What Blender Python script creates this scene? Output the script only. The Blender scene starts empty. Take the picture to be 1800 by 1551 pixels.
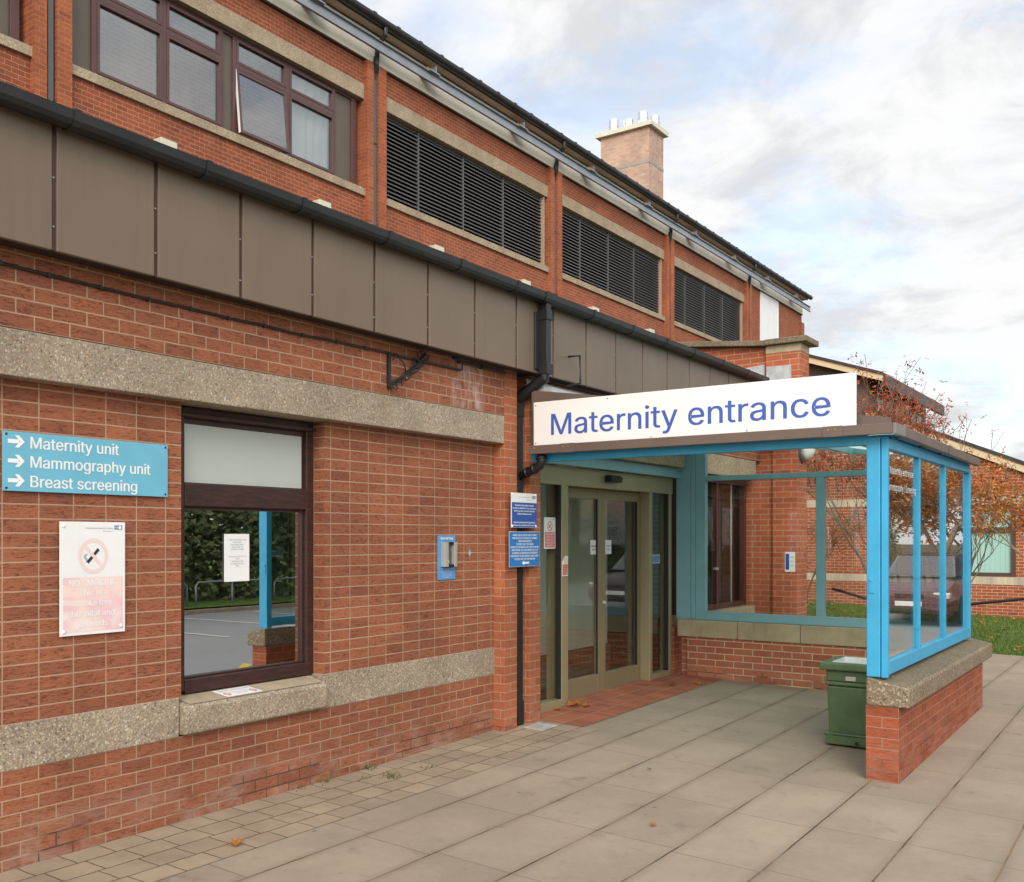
import bpy, bmesh, math, random
from mathutils import Vector, Matrix
R = math.radians
random.seed(7)
# ------------------------------------------------------------------ camera, sky, sun, exposure
scene = bpy.context.scene
C = scene.collection
TH = 38.95
cam_d = bpy.data.cameras.new('camera')
cam = bpy.data.objects.new('camera', cam_d); C.objects.link(cam)
cam.location = (0, -4.915, 1.798)
cam.rotation_euler = (R(90), 0, R(TH - 90))
cam_d.sensor_width = 36; cam_d.lens = 36 * 1788.1 / 1800
cam_d.shift_x = (900 - 633.3) / 1800
cam_d.shift_y = (944.5 - 775.5) / 1800
cam_d.clip_start = .05; cam_d.clip_end = 1500
scene.camera = cam

SUN_EL, SUN_AZ = 30.0, 212.0          # azimuth: direction the sun stands in, degrees ccw from +X
sdir = Vector((math.cos(R(SUN_AZ)) * math.cos(R(SUN_EL)), math.sin(R(SUN_AZ)) * math.cos(R(SUN_EL)), math.sin(R(SUN_EL))))
world = bpy.data.worlds.new('World'); scene.world = world; world.use_nodes = True
def build_world():
    nt = world.node_tree; n = nt.nodes; L = nt.links
    for x in list(n): n.remove(x)
    out = n.new('ShaderNodeOutputWorld'); bg = n.new('ShaderNodeBackground'); L.new(bg.outputs[0], out.inputs[0])
    bg.inputs[1].default_value = .1
    sky = n.new('ShaderNodeTexSky'); sky.sky_type = 'NISHITA'; sky.sun_disc = False
    sky.sun_elevation = R(SUN_EL); sky.sun_rotation = R(90 - SUN_AZ); sky.altitude = 50; sky.air_density = 1; sky.dust_density = 2
    tc = n.new('ShaderNodeTexCoord')
    sep = n.new('ShaderNodeSeparateXYZ'); L.new(tc.outputs['Generated'], sep.inputs[0])
    def M(op, a, b=None, clamp=False):
        m = n.new('ShaderNodeMath'); m.operation = op; m.use_clamp = clamp
        for i, v in enumerate((a, b)):
            if v is None: continue
            if isinstance(v, (int, float)): m.inputs[i].default_value = v
            else: L.new(v, m.inputs[i])
        return m.outputs[0]
    zz = M('ADD', M('MAXIMUM', sep.outputs[2], 0.0), .22)
    comb = n.new('ShaderNodeCombineXYZ'); L.new(M('DIVIDE', sep.outputs[0], zz), comb.inputs[0]); L.new(M('DIVIDE', sep.outputs[1], zz), comb.inputs[1])
    def noise(sc, det, off, rough=.55, dist=0):
        mp = n.new('ShaderNodeMapping'); mp.inputs['Location'].default_value = off; L.new(comb.outputs[0], mp.inputs[0])
        t = n.new('ShaderNodeTexNoise'); t.inputs['Scale'].default_value = sc; t.inputs['Detail'].default_value = det
        t.inputs['Roughness'].default_value = rough; t.inputs['Distortion'].default_value = dist; L.new(mp.outputs[0], t.inputs['Vector']); return t.outputs['Fac']
    def ramp(v, p0, p1):
        m = n.new('ShaderNodeMapRange'); m.interpolation_type = 'SMOOTHSTEP'; L.new(v, m.inputs['Value'])
        m.inputs['From Min'].default_value = p0; m.inputs['From Max'].default_value = p1; return m.outputs[0]
    mask = ramp(noise(1.9, 9, (5.3, 1.2, 0), .6, .3), .38, .56)
    shade = ramp(noise(3.4, 10, (7.4, 2.2, 0), .64, .4), .36, .6)
    cm = n.new('ShaderNodeMixRGB'); L.new(shade, cm.inputs[0])
    cm.inputs[1].default_value = (7.5, 7.6, 7.8, 1); cm.inputs[2].default_value = (9.9, 9.9, 9.9, 1)
    # cloud lit around the sun is brighter than the cloud opposite it
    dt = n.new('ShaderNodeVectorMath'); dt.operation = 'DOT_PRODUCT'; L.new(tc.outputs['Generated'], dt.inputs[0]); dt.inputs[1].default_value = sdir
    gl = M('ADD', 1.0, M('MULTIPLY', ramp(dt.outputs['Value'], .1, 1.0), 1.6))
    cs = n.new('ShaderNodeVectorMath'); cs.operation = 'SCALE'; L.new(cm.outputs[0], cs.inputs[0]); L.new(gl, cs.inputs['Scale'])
    sk = n.new('ShaderNodeVectorMath'); sk.operation = 'SCALE'; L.new(sky.outputs[0], sk.inputs[0]); sk.inputs['Scale'].default_value = 2.8
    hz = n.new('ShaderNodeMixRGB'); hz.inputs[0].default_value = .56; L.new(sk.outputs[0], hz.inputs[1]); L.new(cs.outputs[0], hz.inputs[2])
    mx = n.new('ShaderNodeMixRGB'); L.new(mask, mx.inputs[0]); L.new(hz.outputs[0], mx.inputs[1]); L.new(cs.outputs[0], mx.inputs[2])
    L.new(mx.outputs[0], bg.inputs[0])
build_world()
sun_d = bpy.data.lights.new('sun', 'SUN'); sun_d.energy = 1.5; sun_d.angle = R(22); sun_d.color = (1, .93, .82)
sun = bpy.data.objects.new('sun', sun_d); C.objects.link(sun)
sun.rotation_euler = (-sdir).to_track_quat('-Z', 'Y').to_euler()
scene.view_settings.view_transform = 'Standard'; scene.view_settings.look = 'None'
scene.view_settings.exposure = 0.0; scene.view_settings.gamma = 1
scene.cycles.use_denoising = True
scene.cycles.max_bounces = 8; scene.cycles.transparent_max_bounces = 24; scene.cycles.caustics_reflective = False; scene.cycles.caustics_refractive = False

# ------------------------------------------------------------------ material helpers
def lin(r, g, b):
    f = lambda c: ((c / 255 + .055) / 1.055) ** 2.4 if c > 10 else c / 255 / 12.92
    return (f(r), f(g), f(b), 1)
class NT:
    def __init__(s, name):
        s.m = bpy.data.materials.new(name); s.m.use_nodes = True; s.t = s.m.node_tree; s.n = s.t.nodes; s.L = s.t.links
        s.b = s.n['Principled BSDF']; s.out = s.n['Material Output']
    def new(s, ty, **kw):
        x = s.n.new(ty)
        for k, v in kw.items(): setattr(x, k, v)
        return x
    def put(s, sock, v):
        if v is None: return
        if isinstance(v, bpy.types.NodeSocket): s.L.new(v, sock)
        else: sock.default_value = v
    def math(s, op, a, b=None, c=None, clamp=False):
        m = s.new('ShaderNodeMath', operation=op, use_clamp=clamp); s.put(m.inputs[0], a); s.put(m.inputs[1], b); s.put(m.inputs[2], c); return m.outputs[0]
    def mix(s, f, a, b, mode='MIX'):
        m = s.new('ShaderNodeMixRGB', blend_type=mode); s.put(m.inputs[0], f); s.put(m.inputs[1], a); s.put(m.inputs[2], b); return m.outputs[0]
    def pos(s):
        g = s.new('ShaderNodeNewGeometry'); return g.outputs['Position'], g.outputs['Normal']
    def sep(s, v):
        x = s.new('ShaderNodeSeparateXYZ'); s.L.new(v, x.inputs[0]); return x.outputs
    def comb(s, x=0., y=0., z=0.):
        c = s.new('ShaderNodeCombineXYZ'); s.put(c.inputs[0], x); s.put(c.inputs[1], y); s.put(c.inputs[2], z); return c.outputs[0]
    def noise(s, vec, scale, det=4, rough=.55, dist=0., out='Fac'):
        t = s.new('ShaderNodeTexNoise'); s.put(t.inputs['Vector'], vec); t.inputs['Scale'].default_value = scale; t.inputs['Detail'].default_value = det
        t.inputs['Roughness'].default_value = rough; t.inputs['Distortion'].default_value = dist; return t.outputs[out]
    def ramp(s, v, a, b, lo=0., hi=1.):
        m = s.new('ShaderNodeMapRange', interpolation_type='SMOOTHSTEP'); s.put(m.inputs['Value'], v)
        for k, x in zip(('From Min', 'From Max', 'To Min', 'To Max'), (a, b, lo, hi)): m.inputs[k].default_value = x
        return m.outputs[0]
    def scale(s, v, sc):
        m = s.new('ShaderNodeVectorMath', operation='MULTIPLY'); s.L.new(v, m.inputs[0]); m.inputs[1].default_value = sc; return m.outputs[0]
    def bump(s, h, strength=.3, dist=.01):
        b = s.new('ShaderNodeBump'); b.inputs['Strength'].default_value = strength; b.inputs['Distance'].default_value = dist; s.L.new(h, b.inputs['Height']); s.L.new(b.outputs[0], s.b.inputs['Normal'])
    def fin(s, col, rough=.6, spec=.5, metal=0.):
        s.put(s.b.inputs['Base Color'], col); s.put(s.b.inputs['Roughness'], rough); s.put(s.b.inputs['Specular IOR Level'], spec); s.b.inputs['Metallic'].default_value = metal
        return s.m
def wallcoords(k):
    p, nrm = k.pos(); x, y, z = k.sep(p); nx = k.sep(nrm)[0]
    side = k.math('GREATER_THAN', k.math('ABSOLUTE', nx), .6)
    u = k.math('ADD', k.math('MULTIPLY', x, k.math('SUBTRACT', 1., side)), k.math('MULTIPLY', y, side))
    return p, u, z
def brick_mat(name, c1, c2, mortar, u0=0., z0=0., off=.5, w=.225, h=.0795, ms=.0048, crease=.5, smear=0., dirt=0., freq=2, whiten=None):
    k = NT(name); p, u, z = wallcoords(k)
    wob = k.noise(p, 9, 3)
    uu = k.math('ADD', k.math('SUBTRACT', u, u0), k.math('MULTIPLY', k.math('SUBTRACT', wob, .5), .006))
    zz = k.math('ADD', k.math('SUBTRACT', z, z0), k.math('MULTIPLY', k.math('SUBTRACT', k.noise(p, 14, 3), .5), .005))
    v = k.comb(uu, zz, 0.)
    br = k.new('ShaderNodeTexBrick', offset=off, offset_frequency=freq, squash=1., squash_frequency=2)
    k.put(br.inputs['Vector'], v); br.inputs['Scale'].default_value = 1
    br.inputs['Color1'].default_value = (0, 0, 0, 1); br.inputs['Color2'].default_value = (1, 1, 1, 1); br.inputs['Mortar'].default_value = (.5, .5, .5, 1)
    br.inputs['Mortar Size'].default_value = ms; br.inputs['Mortar Smooth'].default_value = .25; br.inputs['Bias'].default_value = 0
    br.inputs['Brick Width'].default_value = w; br.inputs['Row Height'].default_value = h
    fac = br.outputs['Fac']
    # wire-dragged face: short dark creases running along the brick
    cv = k.comb(k.math('MULTIPLY', u, 15.), k.math('MULTIPLY', z, 95.), 0.)
    cr = k.noise(cv, 1.0, 4, .6, 1.6)
    crm = k.math('MULTIPLY', k.ramp(cr, .53, .62), k.math('SUBTRACT', 1., fac))
    fine = k.noise(p, 120, 3)
    big = k.noise(p, 1.1, 5)
    cr2 = k.new('ShaderNodeValToRGB'); k.L.new(br.outputs['Color'], cr2.inputs[0]); e2 = cr2.color_ramp.elements
    mul = lambda c, a, b_, d: (c[0] * a, c[1] * b_, c[2] * d, 1)
    av = tuple((c1[q] + c2[q]) / 2 for q in range(3))
    st2 = [(0, mul(av, .80, .78, .84)), (.08, mul(av, .90, .89, .92)), (.35, mul(av, .97, .97, .98)), (.7, mul(av, 1.04, 1.03, 1.02)), (.93, mul(av, 1.10, 1.10, 1.06)), (1, mul(av, 1.16, 1.22, 1.2))]
    while len(e2) < len(st2): e2.new(.5)
    for el, (q, c) in zip(e2, st2): el.position = q; el.color = c
    face_col = k.mix(k.math('MULTIPLY', k.ramp(k.noise(p, 28, 4, .7), .5, .72), .3), cr2.outputs[0], k.mix(1., cr2.outputs[0], (.66, .62, .64, 1), 'MULTIPLY'))
    col = k.mix(fac, face_col, k.mix(k.noise(p, 6, 4), k.mix(1., mortar, (.78, .76, .74, 1), 'MULTIPLY'), k.mix(1., mortar, (1.14, 1.14, 1.14, 1), 'MULTIPLY')))
    col = k.mix(k.math('MULTIPLY', crm, crease), col, k.mix(1., col, (.36, .31, .30, 1), 'MULTIPLY'))
    col = k.mix(.5, col, k.mix(1., col, k.mix(fine, (.62, .62, .62, 1), (1.38, 1.38, 1.38, 1)), 'MULTIPLY'))
    col = k.mix(.6, col, k.mix(1., col, k.mix(k.ramp(big, .3, .7), (.78, .77, .78, 1), (1.2, 1.18, 1.14, 1)), 'MULTIPLY'))
    if smear:   # mortar smears and efflorescence
        sm = k.ramp(k.noise(p, 3.2, 6, .65), .56, .8)
        col = k.mix(k.math('MULTIPLY', sm, smear), col, lin(188, 150, 128))
    if dirt:
        lo = k.math('SUBTRACT', 1., k.ramp(z, 0., .42))
        dm = k.math('MULTIPLY', lo, k.ramp(k.noise(k.comb(u, k.math('MULTIPLY', z, 2.5), 0.), 2.6, 6, .7), .42, .68))
        col = k.mix(k.math('MULTIPLY', dm, dirt), col, lin(172, 148, 132))
    if dirt:
        lost = k.math('MULTIPLY', fac, k.math('MULTIPLY', k.math('SUBTRACT', 1., k.ramp(z, .16, .24)), k.ramp(k.noise(p, 1.7, 3), .42, .56)))
        col = k.mix(k.math('MULTIPLY', lost, .85), col, (.03, .015, .012, 1))
    if whiten:  # lime run-off patch: (u, z, half width, half height)
        for (wu, wz, wa, wb) in whiten:
            du = k.math('ABSOLUTE', k.math('DIVIDE', k.math('SUBTRACT', u, wu), wa)); dz = k.math('ABSOLUTE', k.math('DIVIDE', k.math('SUBTRACT', z, wz), wb))
            f = k.math('SUBTRACT', 1., k.ramp(k.math('MAXIMUM', du, dz), .55, 1.))
            f = k.math('MULTIPLY', f, k.ramp(k.noise(k.comb(k.math('MULTIPLY', u, 6.), k.math('MULTIPLY', z, 1.6), 0.), 2.4, 5, .7), .4, .72))
            col = k.mix(k.math('MULTIPLY', f, .62), col, lin(200, 188, 182))
    hgt = k.math('SUBTRACT', k.math('MULTIPLY', k.math('SUBTRACT', 1., fac), 1.), k.math('MULTIPLY', crm, .35))
    hgt = k.math('ADD', hgt, k.math('MULTIPLY', fine, .25))
    k.bump(hgt, .55, .006)
    return k.fin(col, .88, .25)
def aggregate_mat(name, base, sc=75, amt=1., tone=1.):
    k = NT(name); p, nrm = k.pos()
    vo = k.new('ShaderNodeTexVoronoi', feature='F1'); k.put(vo.inputs['Vector'], k.mix(.02, p, k.noise(p, 40, 2, out='Color'))); vo.inputs['Scale'].default_value = sc; vo.inputs['Randomness'].default_value = 1
    cr = k.new('ShaderNodeValToRGB'); hs = k.sep(vo.outputs['Color'])
    k.L.new(hs[0], cr.inputs[0]); e = cr.color_ramp.elements
    cols = [(0, (140, 122, 102)), (.16, (176, 160, 138)), (.34, (190, 172, 146)), (.46, (152, 118, 94)), (.54, (126, 120, 114)), (.62, (180, 166, 144)), (.78, (200, 190, 172)), (.92, (98, 88, 80)), (1, (222, 216, 204))]
    while len(e) < len(cols): e.new(.5)
    for el, (q, c) in zip(e, cols): el.position = q; el.color = lin(*[max(0, min(255, 150 + (x - 150) * 1.12)) * tone for x in c])
    cr.color_ramp.interpolation = 'CONSTANT'
    sz = k.math('MULTIPLY', k.ramp(hs[1], 0., 1., .3, .62), 1.)
    peb = k.math('SUBTRACT', 1., k.ramp(k.math('SUBTRACT', k.math('MULTIPLY', vo.outputs['Distance'], 1.), sz), -.06, .06))
    mat = k.mix(k.noise(p, 160, 3), base, k.mix(1., base, (.7, .68, .64, 1), 'MULTIPLY'))
    col = k.mix(k.math('MULTIPLY', peb, .8 * amt), mat, cr.outputs[0])
    col = k.mix(.7, col, k.mix(1., col, k.mix(k.ramp(k.noise(p, 2.2, 6, .62), .3, .7), (.78, .76, .72, 1), (1.14, 1.13, 1.12, 1)), 'MULTIPLY'))
    k.bump(k.math('ADD', peb, k.math('MULTIPLY', k.noise(p, 200, 2), .3)), .5 * amt, .004)
    return k.fin(col, .85, .3)
def paint_mat(name, col, rough=.4, var=.12, spec=.5, metal=0., nscale=3., bump=0., streak=0., grime=None):
    k = NT(name); p, nrm = k.pos()
    f = k.noise(p, nscale, 6, .62)
    c = k.mix(1., col, k.mix(k.ramp(f, .25, .75), (1 - var, 1 - var, 1 - var, 1), (1 + var, 1 + var, 1 + var, 1)), 'MULTIPLY')
    if streak:
        s = k.noise(k.scale(p, (14., 14., .8)), 1.4, 5, .65)
        c = k.mix(k.math('MULTIPLY', k.ramp(s, .5, .78), streak), c, k.mix(1., c, (.55, .53, .5, 1), 'MULTIPLY'))
    if grime:
        g = k.ramp(k.noise(p, 7, 7, .7), .58, .74); c = k.mix(k.math('MULTIPLY', g, .6), c, grime)
    if bump: k.bump(k.noise(p, 60, 4), bump, .004)
    return k.fin(c, k.math('ADD', rough, k.math('MULTIPLY', k.math('SUBTRACT', k.noise(p, 5, 4), .5), .18)), spec, metal)
def glass_mat(name, tint=(.92, .95, .94, 1), refl=1.5, add=.02, rough=.0, wavy=0.):
    k = NT(name); tr = k.new('ShaderNodeBsdfTransparent'); tr.inputs[0].default_value = tint
    gl = k.new('ShaderNodeBsdfGlossy'); gl.inputs['Roughness'].default_value = rough; gl.inputs[0].default_value = (.96, .98, .98, 1)
    ge = k.new('ShaderNodeNewGeometry'); dt = k.new('ShaderNodeVectorMath', operation='DOT_PRODUCT'); k.L.new(ge.outputs['Incoming'], dt.inputs[0]); k.L.new(ge.outputs['Normal'], dt.inputs[1])
    fr = k.math('ADD', .04, k.math('MULTIPLY', .96, k.math('POWER', k.math('SUBTRACT', 1., k.math('ABSOLUTE', dt.outputs['Value'])), 5.)))
    if wavy:
        p, nn = k.pos(); b = k.new('ShaderNodeBump'); b.inputs['Strength'].default_value = wavy; b.inputs['Distance'].default_value = .01; k.L.new(k.noise(p, 1.6, 2), b.inputs['Height'])
        k.L.new(b.outputs[0], gl.inputs['Normal'])
    f = k.math('ADD', k.math('MULTIPLY', fr, refl), add, clamp=True)
    mx = k.new('ShaderNodeMixShader'); k.L.new(f, mx.inputs[0]); k.L.new(tr.outputs[0], mx.inputs[1]); k.L.new(gl.outputs[0], mx.inputs[2])
    k.L.new(mx.outputs[0], k.out.inputs[0]); return k.m

BR1, BR2 = (.345, .126, .067, 1), (.25, .089, .048, 1)
MORT = (.41, .268, .178, 1)
M = {}
M['brick_stack'] = brick_mat('stack_brick', BR1, BR2, MORT, u0=3.2545, z0=.787, off=0., crease=.75, smear=.22)
M['brick'] = brick_mat('running_brick', BR1, BR2, MORT, u0=3.2545, z0=.539, crease=.6, smear=.25, dirt=.55)
M['brick_top'] = brick_mat('upper_running_brick', BR1, BR2, MORT, u0=3.04, z0=2.905, crease=.75, smear=.12, whiten=[(7.42, 3.1, .3, .26)])
M['brick_pier'] = brick_mat('pilaster_brick', (.43, .145, .07, 1), (.33, .105, .05, 1), MORT, u0=8.03, z0=.539, crease=.25, smear=.12, dirt=.4)
M['brick_low'] = brick_mat('low_wall_brick', (.49, .172, .095, 1), (.40, .132, .07, 1), (.66, .48, .34, 1), u0=-3.28, z0=.532, ms=.0062, crease=.35, smear=.3, dirt=.35)
M['brick_shelter'] = brick_mat('shelter_brick', (.37, .105, .052, 1), (.29, .078, .038, 1), (.34, .24, .17, 1), u0=-3.28, z0=.532, ms=.0035, crease=.45, smear=.1, dirt=.25)
M['brick_rear'] = brick_mat('rear_block_brick', (.33, .098, .048, 1), (.245, .070, .035, 1), (.47, .26, .165, 1), u0=.05, z0=9.02, crease=.4, smear=.08)
M['brick_rear_pier'] = brick_mat('rear_pilaster_brick', (.41, .125, .054, 1), (.32, .09, .04, 1), (.40, .22, .14, 1), u0=.11, z0=9.02, crease=.4)
M['brick_wing'] = brick_mat('wing_brick', (.47, .14, .065, 1), (.36, .095, .045, 1), (.48, .32, .22, 1), u0=-.32, z0=4.36, crease=.3, smear=.1)
M['brick_far'] = brick_mat('annexe_brick', (.44, .125, .06, 1), (.31, .08, .04, 1), (.58, .43, .31, 1), u0=.4, z0=.8, ms=.007, crease=.1)
M['brick_chimney'] = brick_mat('chimney_brick', (.53, .36, .27, 1), (.47, .315, .235, 1), (.50, .36, .28, 1), u0=0, z0=0, ms=.005, crease=.1)
M['tile'] = None
M['aggregate'] = aggregate_mat('exposed_aggregate', lin(163, 151, 134), 78)
M['aggregate_cap'] = aggregate_mat('weathered_coping_aggregate', lin(136, 122, 102), 66, 1., .86)
M['aggregate_fine'] = aggregate_mat('fine_aggregate', lin(172, 156, 132), 60, .8)
M['concrete'] = paint_mat('smooth_concrete', lin(176, 160, 130), .85, .2, .3, nscale=2.4, bump=.25, streak=.5)
M['cast'] = paint_mat('cast_sill_top', lin(168, 152, 126), .85, .22, .3, nscale=4, bump=.3, grime=lin(112, 100, 84))
M['copingtop'] = aggregate_mat('mossy_coping', lin(126, 114, 92), 60, .6, .82)
M['panel'] = paint_mat('brown_fascia_metal', lin(112, 96, 80), .42, .06, .5, nscale=1.3, streak=.22)
M['panel_edge'] = paint_mat('brown_panel_edge', lin(66, 44, 34), .5, .1)
M['dark'] = paint_mat('dark_soffit', lin(48, 38, 34), .8, .2)
M['black'] = paint_mat('black_plastic', (.014, .014, .015, 1), .45, .3, .5, nscale=3)
M['iron'] = paint_mat('black_iron', (.016, .014, .013, 1), .6, .3)
M['wood'] = None
M['frame_pvc'] = paint_mat('maroon_frame', lin(86, 58, 56), .42, .1)
M['infill'] = paint_mat('brown_infill_panel', lin(92, 82, 70), .45, .06)
M['slat'] = paint_mat('grey_louvre', lin(88, 86, 86), .5, .08)
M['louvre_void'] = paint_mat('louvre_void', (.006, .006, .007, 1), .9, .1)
M['cream'] = paint_mat('cream_board', lin(236, 231, 216), .6, .04, streak=.15, nscale=1.2)
M['tan'] = paint_mat('tan_eaves_board', lin(172, 148, 126), .7, .1, streak=.15, nscale=1.)
M['galv'] = paint_mat('galvanised_rail', lin(150, 156, 162), .38, .12, metal=.6)
M['ochre'] = paint_mat('timber_packer', lin(150, 116, 76), .8, .15)
M['roofing'] = paint_mat('dark_roof', lin(62, 60, 58), .85, .2)
M['blue'] = paint_mat('sky_blue_paint', (.043, .36, .60, 1), .42, .07, nscale=4, streak=.2, grime=(.10, .33, .46, 1))
M['blue_dark'] = paint_mat('mid_blue_paint', (.05, .25, .44, 1), .4, .1, nscale=4)
M['teal'] = paint_mat('teal_paint', (.22, .43, .475, 1), .42, .08, nscale=3)
M['roof_brown'] = paint_mat('brown_roof_edge', lin(104, 88, 78), .45, .12, nscale=3)
M['roof_steel'] = paint_mat('bare_edge_strip', lin(128, 120, 116), .35, .15, metal=.3)
M['white'] = paint_mat('white_sign', (.83, .82, .79, 1), .45, .02)
M['white_dirty'] = paint_mat('white_board', (.80, .80, .79, 1), .5, .03, streak=.12)
M['ink_blue'] = paint_mat('blue_lettering', (.05, .11, .42, 1), .45, .03)
M['ink_black'] = paint_mat('black_ink', (.03, .03, .03, 1), .6, .03)
M['ink_grey'] = paint_mat('grey_ink', (.22, .22, .24, 1), .6, .03)
M['ink_white'] = paint_mat('white_lettering', (.82, .83, .81, 1), .5, .02)
M['sign_teal'] = paint_mat('pale_blue_sign', lin(108, 178, 202), .45, .05, nscale=5)
M['sign_navy'] = paint_mat('royal_blue_sign', lin(48, 84, 160), .45, .05)
M['sign_azure'] = paint_mat('azure_sign', lin(44, 118, 186), .45, .05)
M['intercom_blue'] = paint_mat('intercom_plate', lin(92, 148, 200), .45, .06)
M['faded_pink'] = None
M['pink_ring'] = paint_mat('faded_pink_ink', lin(232, 208, 204), .5, .03)
M['red'] = paint_mat('red_ink', lin(196, 70, 66), .5, .08)
M['red_pale'] = paint_mat('pale_red_ink', lin(214, 130, 126), .5, .06)
M['red_brown'] = paint_mat('brick_red_ink', lin(196, 92, 62), .5, .06)
M['alu'] = paint_mat('brushed_aluminium', lin(190, 190, 180), .35, .06, metal=.4)
M['olive'] = paint_mat('bronze_door_frame', lin(158, 146, 114), .38, .05, metal=.25, nscale=2)
M['olive_dark'] = paint_mat('bronze_door_rail', lin(140, 128, 100), .4, .06, metal=.2, nscale=2)
M['gasket'] = paint_mat('black_gasket', (.01, .01, .01, 1), .6, .1)
M['bin_green'] = paint_mat('dark_green_plastic', lin(78, 104, 68), .5, .14, nscale=6, streak=.25, grime=lin(106, 122, 92))
M['liner'] = paint_mat('white_bin_liner', (.80, .80, .80, 1), .4, .06, nscale=12, bump=.6)
M['glass'] = glass_mat('shelter_glass', (.94, .97, .955, 1), 1.0, .0)
M['glass_clear'] = glass_mat('clear_window_glass', (.96, .98, .97, 1), .6, .0)
M['glass_side'] = glass_mat('outer_shelter_glass', (.90, .94, .92, 1), 1.2, .10)
M['glass_door'] = glass_mat('door_glass', (.93, .94, .90, 1), .9, .04)
M['glass_win'] = glass_mat('mirror_film_glass', (.30, .31, .31, 1), 1.0, .60, wavy=.02)
M['glass_up'] = glass_mat('upper_glass', (.80, .84, .86, 1), 1.0, .16)
M['glass_dark'] = glass_mat('dark_glass', (.22, .20, .18, 1), .7, .04)
M['frost'] = paint_mat('frosted_film', lin(176, 182, 176), .35, .03, nscale=1.)
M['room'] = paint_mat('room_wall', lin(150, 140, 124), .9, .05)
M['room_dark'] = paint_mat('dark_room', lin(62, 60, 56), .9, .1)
M['lobby_wall'] = brick_mat('painted_lobby_brick', (.50, .45, .36, 1), (.46, .41, .33, 1), (.40, .35, .27, 1), crease=.0)
M['curtain'] = paint_mat('white_curtain', lin(206, 204, 198), .8, .05)
M['blind'] = None
M['lead'] = paint_mat('lead_flashing', lin(176, 176, 174), .55, .2, nscale=9, streak=.5)
M['steel_flue'] = paint_mat('flue_steel', (.72, .72, .73, 1), .22, .05, metal=1.)
M['band_grey'] = paint_mat('grey_band_brick', lin(150, 150, 142), .8, .1, nscale=6)
M['cap_cream'] = paint_mat('cream_cap', lin(206, 204, 182), .6, .05)
M['verge'] = paint_mat('cream_verge', lin(218, 196, 158), .6, .06)
M['band'] = brick_mat('cream_band_brick', (.62, .52, .40, 1), (.56, .46, .35, 1), (.50, .40, .30, 1), w=.075, h=.4, ms=.004, crease=0.)
M['brown_frame'] = paint_mat('brown_window_frame', lin(86, 66, 52), .45, .08)
M['red_frame'] = paint_mat('dark_red_frame', lin(84, 42, 40), .45, .1)
M['brown_clad'] = paint_mat('brown_cladding', lin(98, 84, 72), .6, .1)
M['bark'] = paint_mat('grey_bark', lin(132, 116, 96), .9, .25, nscale=14, bump=.5)
M['lamp_white'] = paint_mat('opal_lamp', lin(214, 214, 206), .3, .03)
M['car_paint'] = paint_mat('maroon_car_paint', lin(88, 58, 66), .22, .05)
M['tyre'] = paint_mat('tyre_rubber', (.012, .012, .012, 1), .8, .2)
M['asphalt'] = None
def leaf_mat(name, cols):
    k = NT(name); oi = k.new('ShaderNodeNewGeometry'); cr = k.new('ShaderNodeValToRGB'); k.L.new(oi.outputs['Random Per Island'], cr.inputs[0]); e = cr.color_ramp.elements
    while len(e) < len(cols): e.new(.5)
    for i, (el, c) in enumerate(zip(e, cols)): el.position = i / (len(cols) - 1); el.color = lin(*c)
    k.fin(cr.outputs[0], .6, .3)
    tl = k.new('ShaderNodeBsdfTranslucent'); k.L.new(cr.outputs[0], tl.inputs[0]); mx = k.new('ShaderNodeMixShader'); mx.inputs[0].default_value = .3
    k.L.new(k.b.outputs[0], mx.inputs[1]); k.L.new(tl.outputs[0], mx.inputs[2]); k.L.new(mx.outputs[0], k.out.inputs[0]); return k.m
M['leaf_red'] = leaf_mat('red_rowan_leaf', [(158, 70, 58), (196, 98, 62), (178, 84, 66), (204, 120, 70), (128, 108, 66), (164, 74, 74)])
M['leaf_orange'] = leaf_mat('orange_leaf', [(222, 140, 62), (206, 112, 56), (150, 126, 66), (228, 156, 78), (176, 84, 56), (130, 128, 74)])
M['leaf_green'] = leaf_mat('hedge_leaf', [(104, 122, 78), (128, 142, 90), (88, 108, 70), (146, 150, 100), (110, 128, 84)])
M['leaf_fallen'] = leaf_mat('fallen_leaf', [(196, 168, 96), (176, 112, 52), (150, 84, 44), (214, 190, 120)])
M['grass'] = leaf_mat('grass_blade', [(78, 112, 40), (92, 124, 50), (64, 96, 36), (112, 128, 60)])
def sheet_mat():
    k = NT('translucent_roof_sheet'); col = lin(196, 226, 220); k.fin(col, .5)
    tl = k.new('ShaderNodeBsdfTranslucent'); tl.inputs[0].default_value = col; mx = k.new('ShaderNodeMixShader'); mx.inputs[0].default_value = .72
    k.L.new(k.b.outputs[0], mx.inputs[1]); k.L.new(tl.outputs[0], mx.inputs[2]); k.L.new(mx.outputs[0], k.out.inputs[0]); return k.m
M['sheet'] = sheet_mat()
def wood_mat():
    k = NT('dark_stained_timber'); p, nn = k.pos()
    g = k.noise(k.scale(p, (3., 3., 24.)), 2.5, 6, .65, .6)
    c = k.mix(k.ramp(g, .3, .75), lin(44, 28, 26), lin(74, 44, 38)); return k.fin(c, .42, .5)
M['wood'] = wood_mat()
def faded_mat():
    k = NT('sun_faded_red_panel'); p, nn = k.pos()
    f = k.noise(k.scale(p, (2.2, 1., 4.)), 2., 3, .5, .8)
    c = k.mix(k.ramp(f, .42, .6), lin(236, 210, 200), lin(230, 190, 198)); c = k.mix(k.ramp(k.noise(p, 5, 3), .5, .72), c, lin(236, 222, 218)); return k.fin(c, .5)
M['faded_pink'] = faded_mat()
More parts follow.
